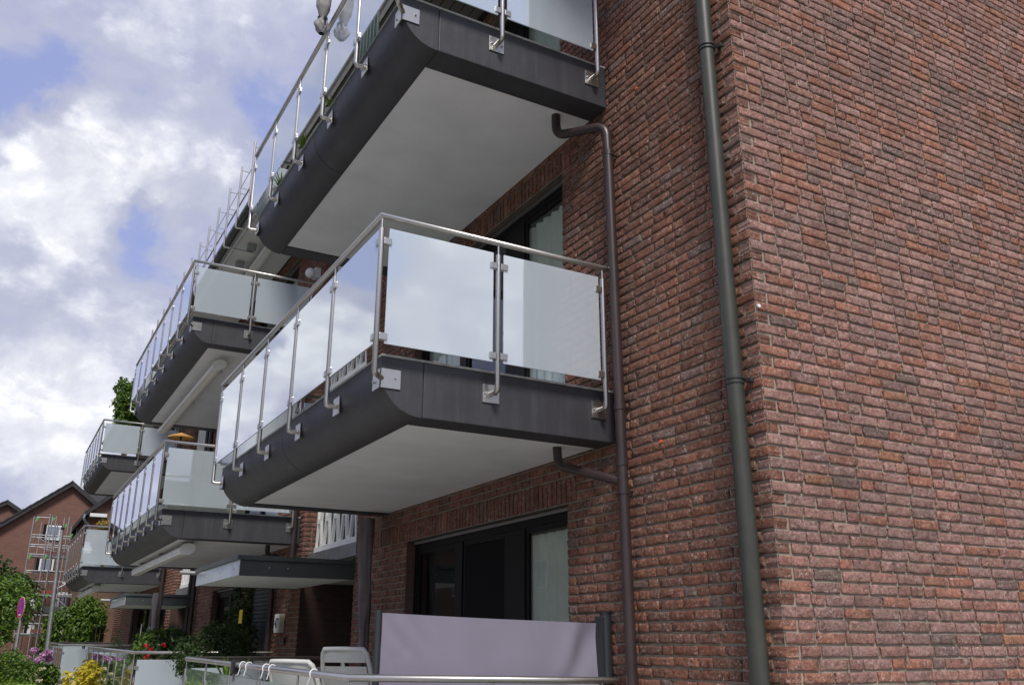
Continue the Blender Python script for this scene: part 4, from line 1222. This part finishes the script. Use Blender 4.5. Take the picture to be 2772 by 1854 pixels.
# ================================================================== vegetation
def leaves(name, mat, centers, n, size, seed, parent, up=0.4, aspect=.45, droop=0.0, shell=.55):
    """n folded leaves through the volume of several clumps; centers: (x, y, z, rx, ry, rz, weight)"""
    rng = np.random.default_rng(seed)
    C = np.array(centers, float); wts = C[:, 6] / C[:, 6].sum()
    which = rng.choice(len(C), n, p=wts)
    d = rng.normal(size=(n, 3)); d /= np.linalg.norm(d, axis=1)[:, None]
    r = shell + (1 - shell) * rng.random(n) ** .6
    r = r * (1 + rng.normal(0, .07, n))
    bumpy = 1 + .16 * np.sin(d[:, 0] * 5 + which) * np.cos(d[:, 2] * 6 + which * 1.7) + .1 * np.sin(d[:, 1] * 11 + which)
    pos = C[which, :3] + d * C[which, 3:6] * (r * bumpy)[:, None]
    # leaf frame
    nrm = d * .8 + rng.normal(0, .55, (n, 3)); nrm[:, 2] += up; nrm /= np.linalg.norm(nrm, axis=1)[:, None]
    ax = rng.normal(size=(n, 3)); ax[:, 2] -= droop; ax -= nrm * (ax * nrm).sum(1)[:, None]; ax /= np.linalg.norm(ax, axis=1)[:, None]
    sd_ = np.cross(nrm, ax)
    L = size * rng.uniform(.6, 1.3, n)[:, None]; Wd = L * aspect
    fold = nrm * (L * .12)
    V = np.stack([pos - ax * L * .5, pos + sd_ * Wd * .5 + fold, pos + ax * L * .5 - nrm * L * .1, pos - sd_ * Wd * .5 + fold], 1)
    me = bpy.data.meshes.new(name)
    V = V.reshape(-1, 3); F = np.arange(4 * n).reshape(n, 4)
    T = np.concatenate([F[:, [0, 1, 2]], F[:, [0, 2, 3]]], 0)
    me.vertices.add(len(V)); me.vertices.foreach_set('co', V.ravel())
    me.loops.add(T.size); me.loops.foreach_set('vertex_index', T.ravel().astype(np.int32))
    me.polygons.add(len(T)); me.polygons.foreach_set('loop_start', np.arange(0, T.size, 3, dtype=np.int32))
    me.update(calc_edges=True)
    at = me.color_attributes.new('tint', 'FLOAT_COLOR', 'POINT')
    tv = np.clip(rng.normal(.5, .28, n), 0, 1)
    cc = np.ones((n, 4, 4)); cc[..., :3] = tv[:, None, None]
    at.data.foreach_set('color', cc.ravel())
    me.materials.append(MATS[mat])
    o = bpy.data.objects.new(name, me); COL.objects.link(o)
    if parent is not None: o.parent = parent; o.matrix_parent_inverse = WM(parent).inverted()
    return o


def clumps(c, rad, k, seed, sub=.5):
    rng = random.Random(seed); out = [(c[0], c[1], c[2], rad[0] * .72, rad[1] * .72, rad[2] * .72, 1.6)]
    for _ in range(k):
        v = Vector((rng.gauss(0, 1), rng.gauss(0, 1), rng.gauss(0, 1))).normalized()
        s = sub * rng.uniform(.6, 1.15)
        out.append((c[0] + v.x * rad[0] * .68, c[1] + v.y * rad[1] * .68, c[2] + v.z * rad[2] * .68, rad[0] * s, rad[1] * s, rad[2] * s, s * 1.5))
    return out


def plant(name, label, cat, base, cs, mat, n, size, seed, stems=5, group=None, crown='foliage', trunk='stem', tr=.02, **kw):
    t = thing(name, label, cat, base, group)
    leaves(crown, mat, cs, n, size, seed, t, **kw)
    rng = random.Random(seed); mb = MB()
    for i in range(stems):
        c = cs[min(i + 1, len(cs) - 1)] if len(cs) > 1 else cs[0]
        e = Vector((c[0], c[1], c[2])); b = Vector(base) + Vector((rng.uniform(-1, 1) * tr * 2, rng.uniform(-1, 1) * tr * 2, 0))
        mid = b.lerp(e, .5) + Vector((rng.uniform(-.1, .1), rng.uniform(-.1, .1), .05)) * (e - b).length * .5
        mb.tube([b, mid, e], tr, 7, radii=[tr, tr * .7, tr * .3])
    mb.build(trunk, 'bark', t)
    return t


# big trees and hedges along the street on the far left
plant('tree', 'bushy green street tree at the left edge behind the no stopping sign', 'tree', (-4.6, 27, GZ), clumps((-4.45, 27, 2.2), (1.75, 1.6, 1.55), 14, 2, .42), 'leaf_green', 9000, .17, 21, 7, crown='crown', trunk='trunk', tr=.12)
plant('tree', 'darker rounded tree top rising behind the green tree at the left edge', 'tree', (-4.1, 33, GZ), clumps((-4.1, 33, 2.9), (1.9, 1.5, 1.35), 12, 5, .42), 'leaf_dark', 7000, .17, 25, 6, crown='crown', trunk='trunk', tr=.12)
plant('hedge_bush', 'dense clipped dark green bush at the lower left edge, around the sign pole', 'bush', (-3.9, 18.5, GZ), clumps((-3.95, 18.5, .75), (1.15, 1.1, .95), 12, 3, .42), 'leaf_green', 11000, .085, 22, 6)
plant('low_shrub', 'bright yellow green low shrub at the bottom left', 'shrub', (-3.1, 14.2, GZ), clumps((-3.15, 14.2, .42), (.62, .6, .42), 8, 4, .42), 'leaf_bright', 4500, .07, 23, 5)
hy = plant('hydrangea', 'hydrangea with pink lilac flower heads beside the lamp pole', 'shrub', (-2.75, 20.5, GZ), clumps((-2.75, 20.5, .55), (.62, .6, .65), 8, 6, .42), 'leaf_green', 4000, .11, 24, 5)
for i, (x, y, z) in enumerate(((-2.78, 20.1, 1.22), (-2.60, 20.0, 1.12), (-2.50, 20.1, 1.18), (-2.68, 19.9, 1.02), (-2.45, 20.2, 1.05), (-2.9, 20.1, 1.05))):
    leaves('flower_head', 'petal_pink', [(x, y, z, .09, .09, .065, 1)], 150, .05, 100 + i, hy, aspect=.9)
for i, (x, y, z) in enumerate(((-2.75, 19.6, .72), (-2.62, 19.6, .60), (-2.58, 19.7, .84), (-2.83, 19.6, .62))):
    leaves('flower_head', 'petal_cream', [(x, y, z, .07, .07, .03, 1)], 60, .05, 120 + i, hy, aspect=.9)
plant('golden_shrub', 'golden yellow leaved shrub in front of the middle terrace railing', 'shrub', (-2.45, 12.6, GZ),
      [(-2.42, 12.6, .62, .34, .42, .42, 1.5), (-2.30, 12.4, .92, .17, .25, .20, .8), (-2.62, 12.9, .45, .25, .3, .3, 1), (-2.35, 12.2, .45, .3, .3, .4, 1)], 'leaf_gold', 2600, .085, 31, 5, aspect=.55)
plant('tall_shrub', 'tall broad leaved green shrub between the scaffold and the far terrace', 'shrub', (-1.3, 30.5, GZ), clumps((-1.35, 30.6, 1.7), (.95, .9, 1.25), 12, 8, .42), 'leaf_green', 5200, .15, 32, 6)
plant('climbing_shrub', 'loose dark green shrub reaching up under the far canopy', 'shrub', (-.75, 29.9, GZ), clumps((-.7, 30.2, 2.1), (.55, .5, 1.0), 9, 9, .42), 'leaf_green', 2600, .13, 33, 5)
# terrace plants
plant('round_bush', 'large round dark green conifer bush in front of the dark window', 'bush', (-.95, 9.75, GZ), clumps((-.95, 9.75, 1.28), (.60, .52, .50), 14, 10, .40), 'leaf_dark', 9000, .055, 34, 5, aspect=.3)
plant('climbing_plant', 'dark climbing plant above the round conifer bush', 'plant', (-.28, 11.6, GZ), [(-.25, 11.6, 2.0, .16, .35, .55, 1), (-.25, 11.9, 1.5, .2, .4, .4, 1), (-.3, 11.3, 1.55, .25, .3, .4, 1)], 'leaf_dark', 1600, .085, 35, 3)
plant('leafy_bush', 'leafy mid green bush left of the round conifer', 'bush', (-1.05, 13.1, .3), clumps((-1.05, 13.1, 1.28), (.55, .75, .42), 12, 11, .40), 'leaf_dark', 3200, .10, 36, 6)
bt = bpy.data.objects[[o.name for o in bpy.data.objects if o.name.startswith('leafy_bush')][0]]
leaves('young_leaves', 'leaf_green', clumps((-1.15, 13.3, 1.30), (.55, .75, .42), 8, 12, .4), 900, .10, 37, bt)
fl = plant('flowering_plant', 'red flowering pot plant at the corner of the middle terrace railing', 'plant', (-1.65, 10.9, .31), [(-1.62, 10.9, 1.18, .20, .25, .20, 1), (-1.70, 11.1, 1.05, .2, .25, .15, 1)], 'leaf_dark', 500, .07, 38, 4)
for i, (x, y, z) in enumerate(((-1.76, 10.75, 1.36), (-1.70, 10.7, 1.30), (-1.52, 10.75, 1.37), (-1.76, 10.65, 1.20), (-1.62, 10.6, 1.15), (-1.50, 10.65, 1.13), (-1.72, 10.9, 1.26))):
    leaves('blossom', 'petal_red', [(x, y, z, .03, .03, .03, 1)], 16, .05, 140 + i, fl, aspect=.55)
MB().tube([(-1.65, 10.9, .305), (-1.65, 10.9, .62)], .14, 16, radii=[.10, .15]).build('pot', 'terracotta', fl)
def blades(label, base, n, h, mat, seed, spread=.2, wd=.03, cat='plant', name='potted_plant', arch=.5):
    t = thing(name, label, cat, base)
    rng = random.Random(seed); mb = MB()
    for i in range(n):
        a = rng.random() * 6.28; l = h * rng.uniform(.6, 1.1); d = Vector((math.cos(a), math.sin(a), 0)); sp = spread * rng.uniform(.3, 1.2); s = Vector((-d.y, d.x, 0)) * wd * rng.uniform(.6, 1)
        b = Vector(base); prev = None
        for k in range(6):
            q = k / 5; c = b + d * sp * (q ** 1.6) + Vector((0, 0, l * (q - arch * .5 * q * q))); ww = s * (1 - q) ** .6 * (.5 + q) if k < 5 else s * .02
            cur = (c - ww, c + ww + Vector((0, 0, .004)))
            if prev: mb.quadf([prev[0], prev[1], cur[1], cur[0]])
            prev = cur
    o = mb.build('foliage', mat, t, recalc=False)
    at = o.data.color_attributes.new('tint', 'FLOAT_COLOR', 'POINT')
    nv = len(o.data.vertices); v = np.ones((nv, 4)); v[:, :3] = np.repeat(np.random.default_rng(seed).random(nv // 4 + 1), 4)[:nv, None]
    at.data.foreach_set('color', v.ravel())
    return t
def pot(t, c, r, h, mat='terracotta'):
    MB().tube([(c[0], c[1], c[2]), (c[0], c[1], c[2] + h)], r, 16, radii=[r * .75, r]).build('pot', mat, t)
t = blades('green strap leaved plant rising through the near handrail', (-1.55, 6.4, .85), 26, .52, 'leaf_green', 41, .24, .022); pot(t, (-1.55, 6.4, .23), .16, .62)
t = blades('grassy green plant behind the near handrail, beside the chairs', (-1.30, 5.6, .80), 40, .40, 'leaf_green', 42, .24, .012); pot(t, (-1.30, 5.6, .23), .16, .57)
t = blades('grey green ornamental grass on the middle terrace', (-1.55, 13.4, .75), 60, .62, 'leaf_green', 43, .3, .010); pot(t, (-1.55, 13.4, .30), .16, .45)
for i, (x, y, lb) in enumerate(((-1.35, 17.6, 'left of a pair of narrow dark conifers behind the middle terrace'), (-1.25, 15.6, 'right of a pair of narrow dark conifers behind the middle terrace'))):
    plant('narrow_conifer', lb, 'conifer', (x, y, .1), [(x, y, 1.0, .14, .14, .65, 1), (x, y, .7, .17, .17, .45, 1)], 'leaf_dark', 1500, .06, 45 + i, 2, aspect=.25, group='narrow conifers')
for i, (x, y) in enumerate(((-1.40, 14.3), (-1.35, 13.7), (-1.32, 13.3))):
    o = MB().tube([(x, y, .5), (x + .03, y, 1.72 - .06 * i)], .009, 6).build('plant_stake', 'white_plastic')
    tag(o, ['leftmost thin pale stake on the middle terrace', 'middle thin pale stake on the middle terrace', 'rightmost thin pale stake on the middle terrace'][i], 'stake', 'thin plant stakes')
plant('balcony_tree', 'round leafy green laurel standing on the farthest top balcony', 'tree', (-1.3, 22.2, 5.98), clumps((-1.30, 22.3, 7.62), (.52, .52, .92), 14, 14, .40), 'leaf_green', 5200, .12, 51, 4, trunk='trunk', crown='crown', tr=.03)
plant('balcony_shrub', 'rusty golden feathery shrub above the farthest first floor balcony glass', 'shrub', (-1.5, 22.2, 3.17), clumps((-1.40, 22.2, 4.28), (.42, .4, .28), 9, 15, .45), 'leaf_rust', 2400, .09, 52, 4, aspect=.3)
# box of pink flowers on balcony 3
fb = thing('flower_box', 'white ribbed flower box with pink flowers behind the glass of the first floor balcony', 'flower box', (-1.2, 9.60, 3.16))
mb = MB()
for k in range(15): mb.box(-1.88 + k * .072, -1.88 + k * .072 + .052, 9.50, 9.512, 3.20, 3.42, .004)
mb.box(-1.90, -.82, 9.513, 9.70, 3.175, 3.38, .008); mb.build('box', 'white_plastic', fb)
leaves('foliage', 'leaf_dark', [(-1.62, 9.60, 3.50, .17, .08, .10, 1), (-1.18, 9.60, 3.50, .2, .08, .10, 1)], 700, .05, 61, fb)
leaves('blossom', 'petal_pink', [(-1.62, 9.60, 3.56, .20, .08, .09, 1), (-1.18, 9.60, 3.56, .24, .08, .09, 1)], 500, .045, 62, fb, aspect=.8)
# parasol of the balcony beyond and plants on the top balcony
op = thing('parasol', 'small open orange parasol over the flower box balcony handrail', 'parasol', (-1.75, 10.2, 3.2))
mb = MB(); cx, cy, czz = -1.72, 10.2, 4.35
N = 16
b0 = len(mb.v)
ring = [Vector((cx + .19 * math.cos(6.283 * i / N), cy + .19 * math.sin(6.283 * i / N), czz - .02)) for i in range(N)]
for i in range(N): mb.quadf([(cx, cy, czz + .05), ring[i], ring[(i + 1) % N]])
for i in range(N): a, b = ring[i], ring[(i + 1) % N]; mb.quadf([a, b, b - Vector((0, 0, .02)), a - Vector((0, 0, .02))])
mb.build('cloth', 'orange_cloth', op, recalc=False); MB().tube([(cx, cy, 3.17), (cx, cy, czz + .04)], .012, 8).build('pole', 'anthracite', op)
for i, (y, nme) in enumerate(((3.4, 'spiky pale green plant behind the top balcony glass, nearest of three'), (4.25, 'spiky pale green plant in the middle of the top balcony'), (5.15, 'small bright green plant at the far end of the top balcony'))):
    t = blades(nme, (-1.76, y, 6.04), 44, .34, 'leaf_bright', 70 + i, .13, .016); pot(t, (-1.76, y, 6.02), .10, .10, 'white_plastic')
mb = MB()
for k in range(6): mb.box(-1.72 + .0, -1.70, 2.42 + k * .085, 2.42 + k * .085 + .07, 6.03, 6.62, .004)
o = mb.build('slatted_board', 'green_slat'); tag(o, 'dark green slatted board leaning behind the top balcony glass', 'board')
for i, (ya, yb) in enumerate(((3.75, 4.15), (4.55, 5.0))):
    o = MB().box(-1.80, -1.62, ya, yb, 6.027, 6.19, .012).build('planter', 'white_plastic')
    tag(o, ['white planter trough on the top balcony, nearer of two', 'white planter trough on the top balcony, farther of two'][i], 'planter', 'white troughs on the top balcony')

# ================================================================== sign and lamp pole
sg = thing('road_sign', 'round blue and red no stopping sign on a grey pole at the lower left', 'road sign', (-3.10, 22, GZ))
MB().tube([(-3.10, 22, GZ), (-3.10, 22, 2.42)], .035, 12).build('pole', 'galvanised', sg)
nrm = Vector((math.sin(math.radians(-74)) * 1.0, -math.cos(math.radians(-74)), .0)).normalized()
nrm = Vector((-.955, -.27, 0)).normalized(); rt = Vector((0, 0, 1)).cross(nrm).normalized(); upv = Vector((0, 0, 1)); cc_ = Vector((-3.10, 22, 2.20)) + nrm * .045
def disc(r0, r1, off, mat, name, n=40, arc=None):
    mb = MB(); st = 0
    for i in range(n):
        a, b = 2 * math.pi * i / n, 2 * math.pi * (i + 1) / n
        P = lambda rr, th, o: cc_ + rt * rr * math.cos(th) + upv * rr * math.sin(th) + nrm * o
        mb.quadf([P(r1, a, off), P(r1, b, off), P(r0, b, off), P(r0, a, off)] if r0 > 0 else [P(r1, a, off), P(r1, b, off), P(0, 0, off)])
        mb.quadf([P(r1, a, off), P(r1, b, off), P(r1, b, off - .003), P(r1, a, off - .003)])
    mb.build(name, mat, sg, recalc=False)
disc(0, .255, .0, 'sign_white', 'plate'); disc(.20, .245, .004, 'sign_red', 'red_ring'); disc(0, .199, .004, 'sign_blue', 'blue_field')
for s in (1, -1):
    mb = MB(); d = (rt + upv * s).normalized(); e = (rt - upv * s).normalized(); mb.obox(cc_ + nrm * (.0075 + .0006 * s), d, e, nrm, .20, .021, .0012); mb.build('cross_bar', 'sign_red', sg)
mb = MB(); c = cc_ + nrm * .0105 - upv * .17
mb.obox(c + rt * .0, rt, upv, nrm, .05, .012, .001)
mb.quadf([c + rt * .05 + upv * .035 + nrm * .001, c + rt * .05 - upv * .035 + nrm * .001, c + rt * .10 + nrm * .001]); mb.build('arrow', 'sign_white', sg, recalc=False)
lp = thing('lamp_post', 'plain grey street lamp pole in front of the scaffold', 'lamp post', (-2.05, 28, GZ))
MB().tube([(-2.02, 28, GZ), (-2.08, 28, 1.0), (-2.20, 28, 4.75)], .06, 12, radii=[.085, .07, .05]).build('pole', 'galvanised', lp)
MB().tube([(-2.20, 28, 4.74), (-2.20, 28, 4.82)], .055, 12).build('cap', 'anthracite', lp)

# ================================================================== scaffold
sc = thing('scaffold', 'silver facade scaffold with green brackets in front of the far brick gable', 'scaffold', (-1.5, 38, GZ))
for (x, y, zt_) in ((-2.76, 38.6, 6.34), (-2.22, 37.6, 6.36), (-2.08, 38.6, 6.40), (-1.98, 37.5, 6.27), (-1.62, 38.6, 6.36), (-1.50, 37.6, 6.29), (-1.33, 38.2, 5.97), (-.60, 37.6, 5.2), (.10, 37.6, 4.4), (.14, 38.6, 4.4)):
    MB().tube([(x, y, GZ), (x, y, zt_)], .026, 8).build('standard', 'galvanised', sc)
for z in (6.20, 5.50, 5.12, 4.74, 4.1, 3.7, 3.21, 2.42, 2.1, 1.70):
    for y in (37.6, 38.6):
        if z > 5.9 and y > 38: continue
        xe = -1.30 if z > 4.4 else .12
        MB().tube([(-2.76 if z < 6 else -2.7, y, z), (xe if z < 6 else -2.2, y, z)], .02, 6).build('ledger', 'galvanised', sc)
for z in (4.74, 3.21, 1.72):
    MB().box(-2.75, -1.35 if z > 4 else .12, 37.62, 38.58, z - .09, z - .04).build('deck', 'galvanised', sc)
MB().box(-2.0, .18, 37.55, 37.585, 2.50, 2.74, .004).build('advertising_board', 'canopy_grey', sc)
MB().box(-2.17, -1.70, 37.56, 37.59, 3.24, 3.36).build('toe_board', 'scaffold_red', sc)
MB().box(-2.15, -1.40, 37.56, 37.59, 4.77, 4.87).build('toe_board', 'scaffold_brown', sc)
tb = MB().box(-2.25, -.62, 37.55, 37.58, 1.74, 1.88).build('toe_board', 'scaffold_brown', sc)
text_mesh('lettering', 'ROHR', .19, 'sign_white', (-.92, 37.545, 1.81), (1, 0, 0), (0, 0, 1), tb, .002, .002)
for i_, x_ in enumerate((-2.45, -1.85, -1.15, -.85, -.3)):
    MB().tube([(x_, 38.6, GZ), (x_, 38.6, 6.1 if x_ < -1.4 else 4.3)], .022, 6).build('standard', 'galvanised', sc)
MB().tube([(-1.60, 37.5, 3.12), (-.27, 37.45, 2.08)], .024, 8).build('brace', 'galvanised', sc)
MB().tube([(-2.70, 37.6, 5.45), (-1.75, 37.6, 5.05)], .016, 6).build('brace', 'galvanised', sc)
MB().tube([(-2.75, 37.6, 5.10), (-1.50, 37.6, 4.78)], .016, 6).build('brace', 'galvanised', sc)
MB().tube([(-1.62, 37.6, 3.4), (-1.1, 37.6, 3.72)], .02, 6).build('brace', 'galvanised', sc)
for (x, z) in ((-2.72, 6.08), (-2.12, 6.12), (-1.62, 5.9), (-1.38, 5.5), (-1.75, 5.75), (-2.75, 4.60), (-2.18, 4.62), (-2.2, 3.15), (-1.9, 3.14), (-1.0, 3.17), (.1, 3.1)):
    mb = MB(); mb.prism([(x, z + .10), (x + .12, z + .10), (x + .02, z - .08), (x, z - .08)], 'y', 37.57, 37.60); mb.build('bracket', 'scaffold_green', sc)
mb = MB()
for k in range(12): mb.box(-1.62 + k * .145, -1.62 + k * .145 + .07, 37.60, 37.64, 3.20, 3.24)
mb.build('deck_edge', 'sign_white', sc)
mb = MB(); mb.tube([(-1.28, 37.5, 1.9), (-1.05, 37.5, 2.72)], .02, 6); mb.tube([(-1.0, 37.5, 1.9), (-.80, 37.5, 2.72)], .02, 6)
for k in range(5): mb.tube([(-1.25 + k * .05, 37.5, 2.0 + k * .16), (-.98 + k * .045, 37.5, 2.0 + k * .16)], .014, 6)
mb.build('ladder', 'galvanised', sc)

# ================================================================== far houses
def gable_house(label, y, xa, za, slope_l, slope_r, xl, xr, depth, brick, wins=(), ov=.25):
    t = thing('brick_house', label, 'house', (xa, y, GZ), 'brick gabled houses in the distance')
    zl = za - slope_l * (xa - xl); zr_ = za - slope_r * (xr - xa)
    mb = MB(); prof = [(xl, GZ), (xr, GZ), (xr, zr_ - .12), (xa, za - .14), (xl, zl - .12)]
    # wall with window holes as separate strips is overkill at this size: recess frames sit proud in dark reveals
    mb.prism(prof, 'y', y, y + depth); mb.build('wall', brick, t)
    rf = MB(); th = .22
    rf.prism([(xa, za), (xl - .3, zl - slope_l * .3), (xl - .3, zl - slope_l * .3 - th), (xa, za - th)], 'y', y - ov, y + depth + ov)
    rf.prism([(xa + .002, za), (xa + .002, za - th), (xr + .3, zr_ - slope_r * .3 - th), (xr + .3, zr_ - slope_r * .3)], 'y', y - ov, y + depth + ov)
    rf.build('roof', 'roof_tile', t)
    vg = MB()
    n = 30
    for k in range(n):      # tile ends along the verge
        q = k / n; x0 = xa + (xl - .3 - xa) * q; z0 = za - slope_l * (xa - x0)
        dx = (xl - .3 - xa) / n
        vg.prism([(x0, z0 + .045), (x0 + dx, z0 + dx * slope_l + .02), (x0 + dx, z0 + dx * slope_l - .05), (x0, z0 - .03)], 'y', y - ov - .03, y - ov + .3)
    vg.build('verge_tiles', 'roof_tile', t)
    for (x0, x1, z0, z1, shut) in wins:
        w_ = MB().box(x0, x1, y - .012, y + .05, z0, z1).build('window', 'dark_frame', t)
        fr = MB()
        f = .07
        fr.box(x0 + .12, x0 + .12 + f, y - .05, y - .014, z0 + .03, z1 - .03); fr.box(x1 - .03 - f, x1 - .03, y - .05, y - .014, z0 + .03, z1 - .03)
        fr.box(x0 + .12 + f, x1 - .03 - f, y - .05, y - .014, z1 - .03 - f, z1 - .03); fr.box(x0 + .12 + f, x1 - .03 - f, y - .05, y - .014, z0 + .03, z0 + .03 + f)
        fr.build('frame', 'pvc_white', w_)
        MB().box(x0 + .12 + f, x1 - .03 - f, y - .035, y - .02, z0 + .1, z1 - .1).build('pane', 'box_white' if shut else 'sky_pane', w_)
    return t

m_, t_, o_ = new_mat('sky_pane')
p_ = t_.add('ShaderNodeBsdfPrincipled', {'Base Color': (0.25, 0.28, 0.36, 1), 'Roughness': 0.12}); t_.l.new(p_.outputs[0], o_.inputs[0])
p_.inputs['Specular IOR Level'].default_value = 0.9

gable_house('large brown brick gable with dark tiled roof behind the scaffold', 40, -1.46, 8.09, .79, .76, -8.5, 5.5, 9, 'far_brick',
            ((-2.30, -1.58, 5.52, 6.20, False), (-1.14, -.40, 5.52, 6.20, True), (-2.36, -1.66, 4.20, 4.84, False), (-2.6, -2.0, 2.72, 3.2, True),
             (-1.45, -.85, 2.72, 3.45, False), (-.95, -.3, 2.75, 3.4, False), (-1.7, -.9, 1.0, 2.05, True), (-2.4, -2.0, 1.7, 2.1, True)))
gable_house('smaller brick gable roof at the left edge behind the large gable', 50, -3.80, 8.38, .55, .62, -9.5, .5, 8, 'far_brick')
# house at the right end of the street, only its left verge shows
h3 = thing('brick_house', 'orange brown brick house with dark verge and white eaves gutter behind the farthest balcony', 'house', (1.5, 34, GZ), 'brick gabled houses in the distance')
mb = MB(); mb.prism([(-.98, GZ), (5, GZ), (5, 8.2), (1.9, 8.75), (-.98, 6.13)], 'y', 34.3, 40); mb.build('wall', 'orange_brick', h3)
mb = MB(); mb.prism([(-1.22, 6.10), (1.9, 8.95), (1.9, 8.72), (-1.22, 5.90)], 'y', 34.0, 40.2); mb.prism([(1.902, 8.95), (5.2, 6.1), (5.2, 5.9), (1.902, 8.72)], 'y', 34.0, 40.2); mb.build('roof', 'roof_tile', h3)
MB().box(-1.02, -.42, 34.0, 34.28, 5.93, 6.06, .01).build('eaves_box', 'pvc_white', h3)
MB().tube(bez([(-1.20, 33.95, 6.0), (-1.22, 33.95, 5.8), (-.95, 34.22, 5.55), (-.93, 34.25, 3.0)], .12), .04, 8).build('downpipe', 'galvanised', h3)
# dark roof behind with white window poles
o = thing('grey_roof_house', 'slate grey roofed house partly seen between the gable and the farthest balcony', 'house', (1.5, 46, GZ))
mb = MB(); mb.box(-.2, 7, 46, 52, GZ, 7.6); mb.build('wall', 'pvc_white', o)
mb = MB(); mb.prism([(45.6, 7.6), (52.4, 7.6), (49, 9.6)], 'x', -.35, 7.2); mb.build('roof', 'roof_tile', o)
# houses opposite, outside the frame: they stand in the street and show in the windows
for i, (ya, yb, mt) in enumerate(((21, 31, 'yellow_brick'), (32, 44, 'orange_brick'), (6, 20, 'orange_brick'))):
    o = thing('opposite_house', ['pale rendered house across the street', 'orange brick house across the street', 'nearer orange brick house across the street'][i], 'house', (-21, (ya + yb) / 2, GZ))
    MB().box(-26, -16, ya, yb, GZ, 6.2).build('wall', mt, o)
    mb = MB(); mb.prism([(-26.4, 6.2), (-15.6, 6.2), (-21, 10.2)], 'y', ya - .2, yb + .2); mb.build('roof', 'roof_tile', o)
    for k in range(3):
        for z in (1.0, 3.6):
            y = ya + 2.3 + k * 2.8
            w_ = MB().box(-15.99, -15.93, y, y + .9, z, z + 1.2).build('window', 'pvc_white', o)
            MB().box(-15.929, -15.92, y + .08, y + .82, z + .08, z + 1.12).build('pane', 'interior', w_)
